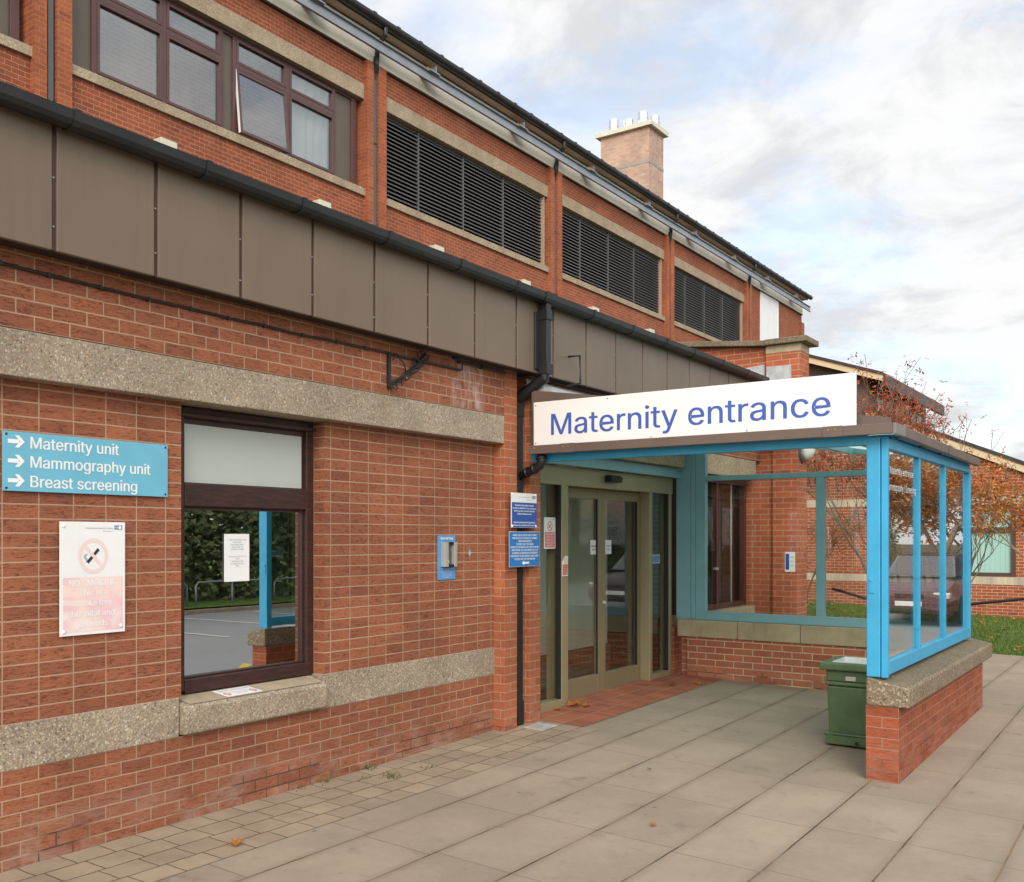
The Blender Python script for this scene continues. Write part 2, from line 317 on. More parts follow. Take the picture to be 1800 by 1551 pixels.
def blind_mat(name, a, b, freq):
    k = NT(name); p, u, z = wallcoords(k)
    s = k.math('FRACT', k.math('MULTIPLY', u, freq)); c = k.mix(k.ramp(s, .86, .96), a, b); c = k.mix(.5, c, k.mix(1., c, k.mix(k.noise(k.comb(u, 0., 0.), 6, 2), (.85,) * 3 + (1,), (1.12,) * 3 + (1,)), 'MULTIPLY'))
    return k.fin(c, .7)
M['blind'] = blind_mat('pale_cyan_blind', lin(190, 228, 222), lin(166, 206, 202), 9.)
def slab_mat():
    k = NT('concrete_paving_slabs'); p, nn = k.pos(); x, y, z = k.sep(p)
    wob = k.math('MULTIPLY', k.math('SUBTRACT', k.noise(p, 5, 4), .5), .02)
    sk = k.math('ADD', k.math('ADD', x, k.math('MULTIPLY', y, -.05)), wob); oo = k.math('ADD', k.math('MULTIPLY', y, -1.), k.math('MULTIPLY', wob, .5))
    br = k.new('ShaderNodeTexBrick', offset=.06, offset_frequency=3, squash=1.)
    k.put(br.inputs['Vector'], k.comb(k.math('SUBTRACT', sk, 5.995), k.math('SUBTRACT', oo, 1.033), 0.)); br.inputs['Scale'].default_value = 1
    br.inputs['Color1'].default_value = (0, 0, 0, 1); br.inputs['Color2'].default_value = (1, 1, 1, 1); br.inputs['Mortar'].default_value = (.5, .5, .5, 1)
    br.inputs['Mortar Size'].default_value = .0065; br.inputs['Mortar Smooth'].default_value = .3; br.inputs['Brick Width'].default_value = 1.05; br.inputs['Row Height'].default_value = .515
    rnd = br.outputs['Color']
    n1 = k.noise(p, 1.3, 7, .62); n2 = k.noise(p, 22, 5, .6); n3 = k.noise(p, 210, 3)
    a, b = lin(160, 146, 127), lin(153, 139, 121)
    c = k.mix(rnd, a, b)
    c = k.mix(k.ramp(n1, .34, .68), k.mix(1., c, (.87, .87, .88, 1), 'MULTIPLY'), k.mix(1., c, (1.05, 1.045, 1.03, 1), 'MULTIPLY'))
    c = k.mix(.7, c, k.mix(1., c, k.mix(n2, (.84,) * 3 + (1,), (1.14,) * 3 + (1,)), 'MULTIPLY'))
    c = k.mix(.6, c, k.mix(1., c, k.mix(n3, (.75,) * 3 + (1,), (1.24,) * 3 + (1,)), 'MULTIPLY'))
    vo = k.new('ShaderNodeTexVoronoi', feature='F1'); k.put(vo.inputs['Vector'], p); vo.inputs['Scale'].default_value = 3.1
    gum = k.math('MULTIPLY', k.math('LESS_THAN', vo.outputs['Distance'], .05), k.math('GREATER_THAN', k.sep(vo.outputs['Color'])[0], .45))
    c = k.mix(k.math('MULTIPLY', gum, .55), c, lin(78, 70, 62))
    st = k.ramp(k.noise(p, 3.1, 7, .72), .56, .72); c = k.mix(k.math('MULTIPLY', st, .5), c, lin(106, 93, 80)); s2 = k.ramp(k.noise(p, 11, 6, .7), .6, .72); c = k.mix(k.math('MULTIPLY', s2, .28), c, lin(104, 90, 76))
    jn = k.mix(k.ramp(k.noise(p, 2.1, 4), .4, .6), lin(78, 66, 54), lin(134, 110, 84))
    jn = k.mix(k.math('MULTIPLY', k.ramp(k.noise(p, 4.6, 5), .62, .72), .7), jn, lin(84, 92, 54))
    dl = k.math('ABSOLUTE', k.math('SUBTRACT', k.math('FRACT', k.math('ADD', k.math('DIVIDE', k.math('SUBTRACT', oo, 1.033), .515), .5)), .5))
    lng = k.math('LESS_THAN', dl, .016)
    edge = k.math('SUBTRACT', 1., k.ramp(dl, .01, .13)); c = k.mix(k.math('MULTIPLY', edge, k.ramp(k.noise(p, 2.6, 5, .65), .35, .65, .15, .8)), c, k.mix(1., c, (.74, .73, .72, 1), 'MULTIPLY'))
    jn = k.mix(lng, lin(116, 98, 78), jn)
    js = k.math('ADD', .62, k.math('MULTIPLY', lng, .34))
    c = k.mix(k.math('MULTIPLY', k.math('MULTIPLY', br.outputs['Fac'], js), k.ramp(k.noise(p, 1.7, 4), .3, .5, .5, 1.)), c, jn)
    h = k.math('ADD', k.math('MULTIPLY', k.math('SUBTRACT', 1., br.outputs['Fac']), 1.), k.math('MULTIPLY', n3, .2)); k.bump(h, .5, .006)
    return k.fin(c, .85, .3)
M['slab'] = slab_mat()
def paver_mat(name, cols, mort, w, h, u0, o0, off=.5, along_o=False, ms=.0055):
    k = NT(name); p, nn = k.pos(); x, y, z = k.sep(p)
    wob = k.math('MULTIPLY', k.math('SUBTRACT', k.noise(p, 7, 4), .5), .022)
    u = k.math('ADD', k.math('SUBTRACT', x, u0), wob); v = k.math('ADD', k.math('SUBTRACT', k.math('MULTIPLY', y, -1.), o0), wob)
    br = k.new('ShaderNodeTexBrick', offset=off, offset_frequency=2, squash=1.)
    k.put(br.inputs['Vector'], k.comb(u, v, 0.)); br.inputs['Scale'].default_value = 1
    br.inputs['Color1'].default_value = cols[0]; br.inputs['Color2'].default_value = cols[1]; br.inputs['Mortar'].default_value = mort
    br.inputs['Mortar Size'].default_value = ms; br.inputs['Mortar Smooth'].default_value = .3; br.inputs['Brick Width'].default_value = w; br.inputs['Row Height'].default_value = h
    c = br.outputs['Color']; n3 = k.noise(p, 130, 4, .7)
    c = k.mix(.8, c, k.mix(1., c, k.mix(n3, (.7,) * 3 + (1,), (1.28,) * 3 + (1,)), 'MULTIPLY'))
    c = k.mix(.7, c, k.mix(1., c, k.mix(k.ramp(k.noise(p, 2.5, 6, .65), .32, .68), (.8,) * 3 + (1,), (1.14,) * 3 + (1,)), 'MULTIPLY'))
    k.bump(k.math('ADD', k.math('SUBTRACT', 1., br.outputs['Fac']), k.math('MULTIPLY', n3, .3)), .6, .006); return k.fin(c, .85, .3)
M['paver'] = paver_mat('small_stone_pavers', (lin(163, 145, 123), lin(149, 133, 113)), lin(98, 83, 66), .265, .185, 3.43, -.005, .18)
M['tile'] = paver_mat('red_quarry_tiles', (lin(168, 98, 72), lin(146, 78, 58)), lin(168, 140, 116), .085, .225, 8.7, -.11, 0., ms=.005)
def asphalt_mat():
    k = NT('asphalt'); p, nn = k.pos(); n3 = k.noise(p, 160, 4, .7); c = k.mix(n3, (.16, .16, .157, 1), (.36, .355, .345, 1))
    c = k.mix(.6, c, k.mix(1., c, k.mix(k.noise(p, .7, 5), (.7,) * 3 + (1,), (1.2,) * 3 + (1,)), 'MULTIPLY')); k.bump(n3, .4, .005); return k.fin(c, .8, .4)
M['asphalt'] = asphalt_mat()
def soil_mat(name, a, b, sc):
    k = NT(name); p, nn = k.pos(); n = k.noise(p, sc, 6, .65); c = k.mix(k.ramp(n, .3, .7), a, b); k.bump(k.noise(p, 40, 4), .5, .02); return k.fin(c, .9, .2)
M['lawn'] = soil_mat('lawn_turf', lin(80, 104, 42), lin(104, 122, 58), 3.)
M['earth'] = soil_mat('dark_earth', lin(70, 60, 46), lin(96, 84, 64), 6.)
M['line_yellow'] = paint_mat('yellow_road_paint', lin(206, 170, 60), .7, .1, grime=lin(150, 130, 80))
M['line_white'] = paint_mat('white_road_paint', lin(214, 212, 200), .7, .1, grime=lin(150, 146, 138))

# ------------------------------------------------------------------ mesh helpers; points are (x along wall, o out of wall, z up)
def V(x, o, z): return Vector((x, -o, z))
class B:
    def __init__(s): s.v = []; s.f = []
    def add(s, vs, fs):
        n = len(s.v); s.v += [Vector(v) for v in vs]; s.f += [tuple(i + n for i in f) for f in fs]; return s
    def box(s, x0, x1, o0, o1, z0, z1):
        return s.hexa([V(x0, o0, z0), V(x1, o0, z0), V(x1, o1, z0), V(x0, o1, z0), V(x0, o0, z1), V(x1, o0, z1), V(x1, o1, z1), V(x0, o1, z1)])
    def hexa(s, p): return s.add(p, [(0, 1, 2, 3), (7, 6, 5, 4), (0, 4, 5, 1), (1, 5, 6, 2), (2, 6, 7, 3), (3, 7, 4, 0)])
    def prism_x(s, prof, x0, x1):      # prof in (o, z), extruded along x
        n = len(prof); vs = [V(x0, o, z) for o, z in prof] + [V(x1, o, z) for o, z in prof]
        return s.add(vs, [tuple(range(n)), tuple(range(2 * n - 1, n - 1, -1))] + [(i, n + i, n + (i + 1) % n, (i + 1) % n) for i in range(n)])
    def prism_o(s, prof, o0, o1):      # prof in (x, z)
        n = len(prof); vs = [V(x, o0, z) for x, z in prof] + [V(x, o1, z) for x, z in prof]
        return s.add(vs, [tuple(range(n)), tuple(range(2 * n - 1, n - 1, -1))] + [(i, n + i, n + (i + 1) % n, (i + 1) % n) for i in range(n)])
    def prism_z(s, prof, z0, z1):      # prof in (x, o)
        n = len(prof); vs = [V(x, o, z0) for x, o in prof] + [V(x, o, z1) for x, o in prof]
        return s.add(vs, [tuple(range(n)), tuple(range(2 * n - 1, n - 1, -1))] + [(i, n + i, n + (i + 1) % n, (i + 1) % n) for i in range(n)])
    def tube(s, pts, r, n=10, caps=True):  # pts: list of (x,o,z); r: number or list
        P = [V(*p) for p in pts]; rs = r if isinstance(r, (list, tuple)) else [r] * len(P); rings = []
        up = Vector((0.13, .21, .97)).normalized()
        base = len(s.v)
        for i, p in enumerate(P):
            a = (P[min(i + 1, len(P) - 1)] - P[max(i - 1, 0)]).normalized(); u = a.cross(up)
            if u.length < .1: u = a.cross(Vector((1, 0, 0)))
            u.normalize(); w = a.cross(u)
            s.v += [p + (u * math.cos(2 * math.pi * k / n) + w * math.sin(2 * math.pi * k / n)) * rs[i] for k in range(n)]
        for i in range(len(P) - 1):
            for k in range(n): s.f.append((base + i * n + k, base + i * n + (k + 1) % n, base + (i + 1) * n + (k + 1) % n, base + (i + 1) * n + k))
        if caps: s.f.append(tuple(base + k for k in range(n - 1, -1, -1))); s.f.append(tuple(base + (len(P) - 1) * n + k for k in range(n)))
        return s
    def lathe(s, prof, c, axis='z', n=20):  # prof: (r, h) list from c along axis
        base = len(s.v)
        ax = {'z': Vector((0, 0, 1)), 'o': Vector((0, -1, 0)), 'x': Vector((1, 0, 0)), '-x': Vector((-1, 0, 0))}[axis]
        u = ax.orthogonal().normalized(); w = ax.cross(u); c = V(*c)
        for r, h in prof: s.v += [c + ax * h + (u * math.cos(2 * math.pi * k / n) + w * math.sin(2 * math.pi * k / n)) * r for k in range(n)]
        for i in range(len(prof) - 1):
            for k in range(n): s.f.append((base + i * n + k, base + i * n + (k + 1) % n, base + (i + 1) * n + (k + 1) % n, base + (i + 1) * n + k))
        s.f.append(tuple(base + k for k in range(n - 1, -1, -1))); s.f.append(tuple(base + (len(prof) - 1) * n + k for k in range(n)))
        return s
    def quad(s, a, b, c, d): return s.add([V(*a), V(*b), V(*c), V(*d)], [(0, 1, 2, 3)])
    def build(s, name, mat, parent=None, bevel=0., smooth=False, kind=None):
        me = bpy.data.meshes.new(name); me.from_pydata([tuple(v) for v in s.v], [], s.f); me.update()
        o = bpy.data.objects.new(name, me); C.objects.link(o)
        bm = bmesh.new(); bm.from_mesh(me); bmesh.ops.recalc_face_normals(bm, faces=bm.faces); bm.to_mesh(me); bm.free()
        return finish(o, mat, parent, bevel, smooth, kind)
def root_of(o):
    while o.parent is not None: o = o.parent
    return o
def finish(o, mat, parent, bevel=0., smooth=False, kind=None):
    me = o.data
    if mat is not None: me.materials.append(mat)
    if parent is not None:
        o.parent = parent; wl = Vector((0, 0, 0)); q = parent
        while q is not None: wl += q.location; q = q.parent
        me.transform(Matrix.Translation(-wl))
    else:
        xs = [v.co for v in me.vertices]
        lo = Vector([min(c[i] for c in xs) for i in range(3)]); hi = Vector([max(c[i] for c in xs) for i in range(3)])
        b = Vector(((lo.x + hi.x) / 2, (lo.y + hi.y) / 2, lo.z)); me.transform(Matrix.Translation(-b)); o.location = b
    if smooth:
        for p in me.polygons: p.use_smooth = True
    if bevel:
        m = o.modifiers.new('bevel', 'BEVEL'); m.width = bevel; m.segments = 2; m.limit_method = 'ANGLE'; m.angle_limit = R(40)
        if smooth is False: pass
    if kind: o['kind'] = kind
    return o
def thing(name, label, cat, loc, group=None):
    o = bpy.data.objects.new(name, None); C.objects.link(o); o.location = V(*loc); o.empty_display_size = .1
    o['label'] = label; o['category'] = cat
    if group: o['group'] = group
    return o
def tag(o, label, cat, group=None):
    o['label'] = label; o['category'] = cat
    if group: o['group'] = group
    return o
def copy_thing(root, delta, label=None, group=None):
    r = root.copy(); C.objects.link(r); r.location = root.location + delta
    if label: r['label'] = label
    if group: r['group'] = group
    for ch in list(root.children):
        c = ch.copy(); C.objects.link(c); c.parent = r
        for g in list(ch.children):
            d = g.copy(); C.objects.link(d); d.parent = c
    return r
try:
    FONT = bpy.data.fonts.load(bpy.utils.system_resource('DATAFILES', path='fonts') + '/Inter.woff2')   # the grotesque that ships inside Blender itself
except Exception:
    FONT = None
def cap_height():
    cu = bpy.data.curves.new('tmp', 'FONT'); cu.body = 'H'; cu.size = 1; cu.font = FONT or cu.font; ob = bpy.data.objects.new('tmp', cu); C.objects.link(ob)
    me = bpy.data.meshes.new_from_object(ob.evaluated_get(bpy.context.evaluated_depsgraph_get())); bpy.data.objects.remove(ob)
    ys = [v.co.y for v in me.vertices]; bpy.data.meshes.remove(me); return max(ys)
CAP = cap_height()
def text(body, mat, parent, face, at, h=None, w=None, name='lettering', align='LEFT', spacing=1., bold=0., line=1.):
    """Lettering as flat mesh. face 'front': on a wall facing out (at = x, o, z of left baseline); 'end': on a face looking along -x (at = x, o, z)."""
    cu = bpy.data.curves.new(name, 'FONT'); cu.body = body; cu.align_x = align; cu.size = 1; cu.space_character = spacing; cu.space_line = line; cu.resolution_u = 3; cu.font = FONT or cu.font
    ob = bpy.data.objects.new('tmp', cu); C.objects.link(ob)
    dg = bpy.context.evaluated_depsgraph_get(); me = bpy.data.meshes.new_from_object(ob.evaluated_get(dg)); bpy.data.objects.remove(ob)
    xs = [v.co.x for v in me.vertices]; ys = [v.co.y for v in me.vertices]
    sx = sy = 1.
    if h is not None: sy = h / CAP          # h = cap height
    sx = sy if w is None else w / (max(xs) - min(xs))
    if h is None: sy = sx
    x0 = min(xs) if align == 'LEFT' else 0.
    for v in me.vertices:
        a, b = (v.co.x - x0) * sx, v.co.y * sy
        if face == 'front': v.co = V(at[0] + a, at[1], at[2] + b)
        elif face == 'end': v.co = V(at[0], at[1] + a, at[2] + b)
        elif face == 'top': v.co = V(at[0] + a, at[1] - b, at[2])
        elif callable(face): v.co = face(a, b)
    # strokes of one letter and neighbouring letters may overlap: lift each face a hair so that no two faces share a plane
    up = V(0, 1, 0) if face == 'front' else V(-1, 0, 0) if face == 'end' else V(0, 0, 1)
    co = [v.co.copy() for v in me.vertices]; vs, fs = [], []
    for p in me.polygons:
        lift = up * random.uniform(0, .00022); n0 = len(vs); vs += [co[q] + lift for q in p.vertices]; fs.append(tuple(range(n0, len(vs))))
    me.clear_geometry(); me.from_pydata([tuple(v) for v in vs], [], fs); me.update()
    if bold > 0 and face in ('front', 'end', 'top'):    # heavier stroke: the outline laid again a hair to each side
        bm = bmesh.new(); bm.from_mesh(me); n = len(bm.verts); d = bold * (sx if w is None else sy) * .5
        ax = V(1, 0, 0) if face != 'end' else V(0, 1, 0); dp = V(0, .00026, 0) if face == 'front' else V(-.00026, 0, 0) if face == 'end' else V(0, 0, .00026)
        geo = list(bm.verts) + list(bm.edges) + list(bm.faces)
        for kk, sg in enumerate((-1, 1)):
            dd = bmesh.ops.duplicate(bm, geom=geo); vv = [e for e in dd['geom'] if isinstance(e, bmesh.types.BMVert)]
            bmesh.ops.translate(bm, verts=vv, vec=ax * d * sg + dp * (kk + 1))
        bm.to_mesh(me); bm.free()
    ob = bpy.data.objects.new(name, me); C.objects.link(ob)
    return finish(ob, mat, parent)
def gz(x, o): return .012 * max(0, min(x, 13) - 6) - .019 * min(max(o, -1), 5)
def zlawn(x, o):
    t = min(max((x - 17.5) / 12.5, 0), 1); return gz(x, o) * (1 - t) + t * (.04 - .052 * (o + 3.3))
def sheet(name, mat, x0, x1, o0, o1, nx, no, zf, kind='structure', skip=None):
    b = B(); xs = [x0 + (x1 - x0) * i / nx for i in range(nx + 1)]; os_ = [o0 + (o1 - o0) * i / no for i in range(no + 1)]
    b.v = [V(x, o, zf(x, o)) for x in xs for o in os_]
    for i in range(nx):
        for j in range(no):
            b.f.append((i * (no + 1) + j, (i + 1) * (no + 1) + j, (i + 1) * (no + 1) + j + 1, i * (no + 1) + j + 1))
    o = b.build(name, mat, kind=kind)
    if sum(p.normal.z for p in o.data.polygons) < 0: o.data.flip_normals()
    return o
# ------------------------------------------------------------------ the setting
sheet('ground', M['earth'], -300, 400, -250, 250, 40, 40, lambda x, o: -.75)
sheet('pavement', M['slab'], -12, 18.0, -.35, 4.86, 60, 24, lambda x, o: gz(x, o))
sheet('paver_path', M['paver'], -12, 8.72, -.01, .72, 40, 3, lambda x, o: gz(x, o) + .004)
sheet('threshold_paving', M['tile'], 8.70, 12.42, -.34, .565, 12, 4, lambda x, o: gz(x, o) + .008)
sheet('lawn', M['lawn'], 17.96, 46, -6, 4.86, 40, 14, zlawn)
kb = B()
for i in range(33):
    x0 = -12 + i * .915
    kb.hexa([V(x0, 4.86, -.5), V(x0 + .905, 4.86, -.5), V(x0 + .905, 4.98, -.5), V(x0, 4.98, -.5)] + [V(x0, 4.86, gz(x0, 4.86)), V(x0 + .905, 4.86, gz(x0 + .9, 4.86)), V(x0 + .905, 4.98, gz(x0 + .9, 4.86) - .004), V(x0, 4.98, gz(x0, 4.86) - .004)])
kb.build('kerb', M['cast'], kind='structure')
zr = lambda x, o: gz(x, 4.9) - .10 - .004 * (o - 5)
sheet('road', M['asphalt'], -30, 60, 4.98, 14.4, 45, 6, zr)
sheet('verge_grass', M['lawn'], -60, 90, 14.55, 60, 10, 6, lambda x, o: zr(x, 14.5) + .14 + .01 * (o - 14.5))
b = B(); b.hexa([V(-30, 14.4, -1), V(60, 14.4, -1), V(60, 14.55, -1), V(-30, 14.55, -1), V(-30, 14.4, -.09), V(60, 14.4, -.01), V(60, 14.55, -.01), V(-30, 14.55, -.09)])
b.build('far_kerb', M['cast'], kind='structure')
b = B()
for xa, xb in ((-30, 6), (6, 13)):
    for o_ in (5.25, 5.47, 14.1): b.quad((xa, o_, zr(xa, o_) + .006), (xb, o_, zr(xb, o_) + .006), (xb, o_ + .08, zr(xb, o_ + .08) + .006), (xa, o_ + .08, zr(xa, o_ + .08) + .006))
for i in range(7):
    x0 = -4 + i * 2.4; b.quad((x0, 5.7, zr(x0, 5.7) + .006), (x0 + .22, 5.7, zr(x0, 5.7) + .006), (x0 + 1.2, 6.5, zr(x0, 6.5) + .006), (x0 + .98, 6.5, zr(x0, 6.5) + .006))
b.build('yellow_road_lines', M['line_yellow'], kind='structure')
b = B()
for i in range(12):
    x0 = -10 + i * 2.6; b.quad((x0, 9.2, zr(x0, 9.2) + .006), (x0 + .1, 9.2, zr(x0, 9.2) + .006), (x0 + .1, 13.9, zr(x0, 13.9) + .006), (x0, 13.9, zr(x0, 13.9) + .006))
b.build('white_road_lines', M['line_white'], kind='structure')

# ------------------------------------------------------------------ front wing of the hospital
W = .1125
WING = thing('hospital_wing', 'single storey red brick hospital wing with brown metal fascia and glazed sliding doors', 'building', (5.5, 0, 0))
WX0 = -6.0
def wing(name, b, mat, **kw): return b.build(name, mat, WING, **kw)
b = B().box(WX0, 4.282, -.22, 0, .787, 2.655).box(5.659, 8.04, -.22, 0, .787, 2.655)
wing('panel_wall', b, M['brick_stack'])
wing('plinth_wall', B().box(WX0, 8.04, -.22, -.002, -.3, .539), M['brick'])
wing('sill_band', B().box(WX0, 3.0, -.2, .004, .539, .787).box(3.006, 4.262, -.2, .004, .539, .787).box(5.64, 7.01, -.2, .004, .539, .787).box(7.018, 8.036, -.2, .004, .539, .787), M['aggregate'], bevel=.004)
wing('lintel', B().box(WX0, 8.028, -.2, W, 2.65, 2.901), M['aggregate'], bevel=.006)
wing('upper_wall', B().box(WX0, 8.026, -.2, W, 2.905, 3.42), M['brick_top'])
for x0, x1 in ((8.034, 8.255), (8.49, 8.70)):
    wing('brick_pilaster', B().box(x0, x1, -.3, W, -.3, 3.42), M['brick_pier'], bevel=.004)
wing('recess_wall', B().box(8.255, 8.49, -.3, -.09, -.3, 3.42), M['brick'])
# window
win = wing('window', B().box(4.282, 4.40, -.19, -.10, .80, 2.64).box(5.575, 5.655, -.19, -.10, .78, 2.645).box(4.40, 5.575, -.19, -.10, 2.575, 2.645)
           .box(4.40, 5.575, -.19, -.098, 2.0, 2.15).box(4.40, 5.575, -.19, -.098, .785, .875), M['wood'], bevel=.006)
fr = B()
for z0, z1 in ((2.15, 2.575), (.875, 2.0)):
    fr.box(4.40, 4.425, -.17, -.13, z0, z1).box(5.555, 5.575, -.17, -.13, z0, z1).box(4.425, 5.555, -.17, -.13, z1 - (.05 if z0 > 2 else .02), z1).box(4.425, 5.555, -.17, -.13, z0, z0 + .015)
fr.box(4.30, 5.65, -.105, -.07, 2.58, 2.60)
fr.build('sash', M['wood'], win, bevel=.004)
B().hexa([V(4.41, -.162, .885), V(5.57, -.151, .885), V(5.57, -.147, .885), V(4.41, -.158, .885), V(4.41, -.162, 1.985), V(5.57, -.151, 1.985), V(5.57, -.147, 1.985), V(4.41, -.158, 1.985)]).build('mirror_pane', M['glass_win'], win)
B().box(4.41, 5.54, -.125, -.12, 2.155, 2.535).build('frosted_pane', M['frost'], win)
wing('window_sill', B().prism_x([(-.18, .55), (.045, .55), (.06, .565), (.06, .715), (.045, .735), (-.02, .752), (-.18, .785)], 4.272, 5.63), M['aggregate'], bevel=.012)
B().add([V(4.30, -.10, .7765), V(5.61, -.10, .7765), V(5.59, .038, .7425), V(4.32, .038, .7425)], [(0, 1, 2, 3)]).build('sill_top', M['cast'], [c for c in WING.children if c.name.startswith('window_sill')][0])
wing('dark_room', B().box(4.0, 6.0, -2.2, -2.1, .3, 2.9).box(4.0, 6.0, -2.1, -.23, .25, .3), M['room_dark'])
# fascia panels, soffit, gutter
FO = .28
wing('soffit', B().box(WX0, 14.7, -.1, FO - .03, 3.325, 3.35), M['dark'])
wing('fascia_backing', B().box(WX0, 14.75, -.05, FO - .035, 3.35, 3.99), M['panel_edge'])
pitch = .685
k0 = -10
for k in range(k0, 17):
    x0 = 3.165 + pitch * k
    xa, xb = x0 + .015, min(x0 + pitch - .015, 14.72)
    if xb - xa < .1: continue
    wing('fascia_panel', B().box(xa, xb, FO - .03, FO, 3.312, 4.03), M['panel'], bevel=.005)
for k in range(k0, 17):
    x0 = 3.165 + pitch * k
    js = wing('joint_strip', B().box(x0 - .03, x0 + .03, FO - .034, FO - .013, 3.316, 4.025), M['panel_edge'])
    for z in (3.44, 3.70): B().lathe([(.0065, 0), (.0065, .004), (.004, .007)], (x0, FO - .013, z + .02 * math.sin(k * 2.7)), 'o', 8).build('rivet', M['galv'], js)
gp = [(.285, 4.035), (.285, 3.98), (.30, 3.962), (.345, 3.952), (.385, 3.962), (.402, 3.985), (.408, 4.035), (.395, 4.035), (.39, 3.995), (.35, 3.975), (.30, 3.985), (.298, 4.035)]
gut = wing('gutter', B().prism_x(gp, WX0, 14.72), M['black'], smooth=False)
b = B()
gq = [(.283, 4.041), (.283, 3.976), (.298, 3.956), (.345, 3.945), (.389, 3.956), (.408, 3.982), (.415, 4.041)]
for x in (-3.6, -2.6, -1.6, -.7, .3, 1.27, 2.25, 3.22, 4.15, 5.0, 5.94, 6.9, 7.79, 9.27, 10.2, 11.1, 11.95, 12.9, 13.85): B().prism_x(gq, x - .022, x + .022).build('gutter_union', M['black'], gut)
B().prism_x(gq, 8.28, 8.48).build('gutter_outlet', M['black'], gut)
wing('flat_roof', B().box(WX0, 9.2, -8.5, .26, 3.93, 3.975).box(12.5, 15.2, -8.5, .26, 3.93, 3.975).box(9.2, 12.5, -8.5, -3.4, 3.93, 3.975).box(9.2, 12.5, -.5, .26, 3.93, 3.975), M['roofing'])
wing('added_rooflight', B().quad((9.1, -3.5, 3.99), (12.6, -3.5, 3.99), (12.6, -.4, 3.99), (9.1, -.4, 3.99)), M['sheet'])  # added, with the roof and ceiling gaps, to let daylight into the lobby
# rainwater pipe
dp = wing('downpipe', B().box(8.345, 8.425, .285, .375, 3.33, 3.96), M['black'], bevel=.006)
B().box(8.335, 8.435, .281, .385, 3.80, 3.89).box(8.335, 8.435, .281, .385, 3.30, 3.40).box(8.27, 8.345, .281, .30, 3.34, 3.87).build('pipe_collar', M['black'], dp, bevel=.005)
B().tube([(8.385, .33, 3.36), (8.385, .33, 3.27), (8.385, .03, 3.10), (8.385, .03, 3.0)], .05, 12).build('pipe_offset', M['black'], dp)
B().box(8.338, 8.436, -.02, .075, .03, 3.02).build('lower_pipe', M['black'], dp, bevel=.012)
for z0, z1 in ((2.93, 3.06), (2.33, 2.42), (.02, .26)): B().box(8.332, 8.442, -.03, .082, z0, z1).build('pipe_socket', M['black'], dp, bevel=.008)
B().tube([(8.32, .33, 2.56), (8.32, .335, 2.50), (8.325, .31, 2.455), (8.335, .25, 2.43), (8.36, .16, 2.40), (8.385, .03, 2.36)], .042, 12).tube([(8.32, .33, 2.535), (8.32, .333, 2.515)], .052, 12).tube([(8.333, .262, 2.434), (8.336, .24, 2.428)], .05, 12).tube([(8.355, .175, 2.405), (8.36, .155, 2.40)], .05, 12).build('branch_pipe', M['black'], dp, smooth=True)
wing('ladder_hook', B().tube([(8.95, FO, 3.55), (8.95, FO + .12, 3.545), (8.95, FO + .125, 3.28), (8.95, FO - .02, 3.265)], .012, 8), M['iron'])
# entrance doors
ED = wing('entrance_door', B().box(8.71, 12.39, -.24, -.06, 2.335, 2.535).box(9.46, 9.60, -.24, -.06, .05, 2.335).box(11.665, 11.745, -.23, -.05, .03, 2.335)
          .box(12.28, 12.36, -.18, -.06, .05, 2.335).box(8.71, 9.46, -.18, -.06, .02, .13).box(11.745, 12.28, -.18, -.06, .05, .14).box(8.71, 8.78, -.18, -.06, .13, 2.335), M['olive'], bevel=.005)
for x0, x1, op in ((9.60, 10.62, 0), (10.62, 11.66, 1)):
    l = B().box(x0, x0 + (.09 if op else .05), -.22, -.17, .05, 2.33).box(x1 - (.09 if op else .11), x1, -.22, -.17, .05, 2.33).box(x0 + .05, x1 - .09, -.22, -.172, .05, .27).box(x0 + .05, x1 - .09, -.22, -.172, 2.22, 2.33).build('door_leaf', M['olive_dark'], ED, bevel=.004)
    B().box(x0 + .05, x1 - .09, -.20, -.192, .27, 2.22).build('leaf_pane', M['glass_door'], ED)
    B().box(x1 - .118, x1 - (.088 if op else .108), -.188, -.168, .27, 2.22).build('gasket', M['gasket'], ED)
B().box(9.60, 11.66, -.20, -.15, .035, .05).build('door_track', M['alu'], ED)
for x0, x1 in ((8.78, 9.46), (11.745, 12.28)):
    B().box(x0, x1, -.13, -.122, .13, 2.335).build('side_pane', M['glass_door'], ED)
    B().box(x1 - .03, x1, -.12, -.07, .13, 2.335).build('gasket', M['gasket'], ED)
B().prism_x([(-.06, 2.41), (-.06, 2.485), (.0, 2.485), (.03, 2.46), (.02, 2.41)], 10.46, 10.74).build('door_sensor', M['gasket'], ED, bevel=.008)
B().lathe([(.022, 0), (.022, .012), (.012, .03)], (10.66, -.17, 1.06), 'o', 12).build('door_lock', M['alu'], ED)
wing('door_lintel', B().box(8.705, 12.38, -.2, .105, 2.66, 2.90), M['aggregate_fine'], bevel=.006)
wing('door_head_wall', B().box(8.705, 15.3, -.25, W - .01, 2.905, 3.42), M['brick'])
lob = wing('lobby', B().box(8.6, 13.2, -4.3, -4.2, 0, 3).box(8.5, 8.6, -4.2, -.3, 0, 3), M['lobby_wall'])
B().box(8.6, 13.2, -4.2, -3.45, 2.75, 2.8).box(8.6, 9.1, -3.45, -.3, 2.75, 2.8).box(12.6, 13.2, -3.45, -.3, 2.75, 2.8).build('lobby_ceiling', M['curtain'], lob)
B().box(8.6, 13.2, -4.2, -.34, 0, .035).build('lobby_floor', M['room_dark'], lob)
B().box(9.9, 12.3, -.93, -.90, .42, 2.6).build('lobby_screen', M['curtain'], lob)
B().box(9.9, 12.5, -1.15, -.95, .04, .42).build('lobby_low_wall', M['brick'], lob)
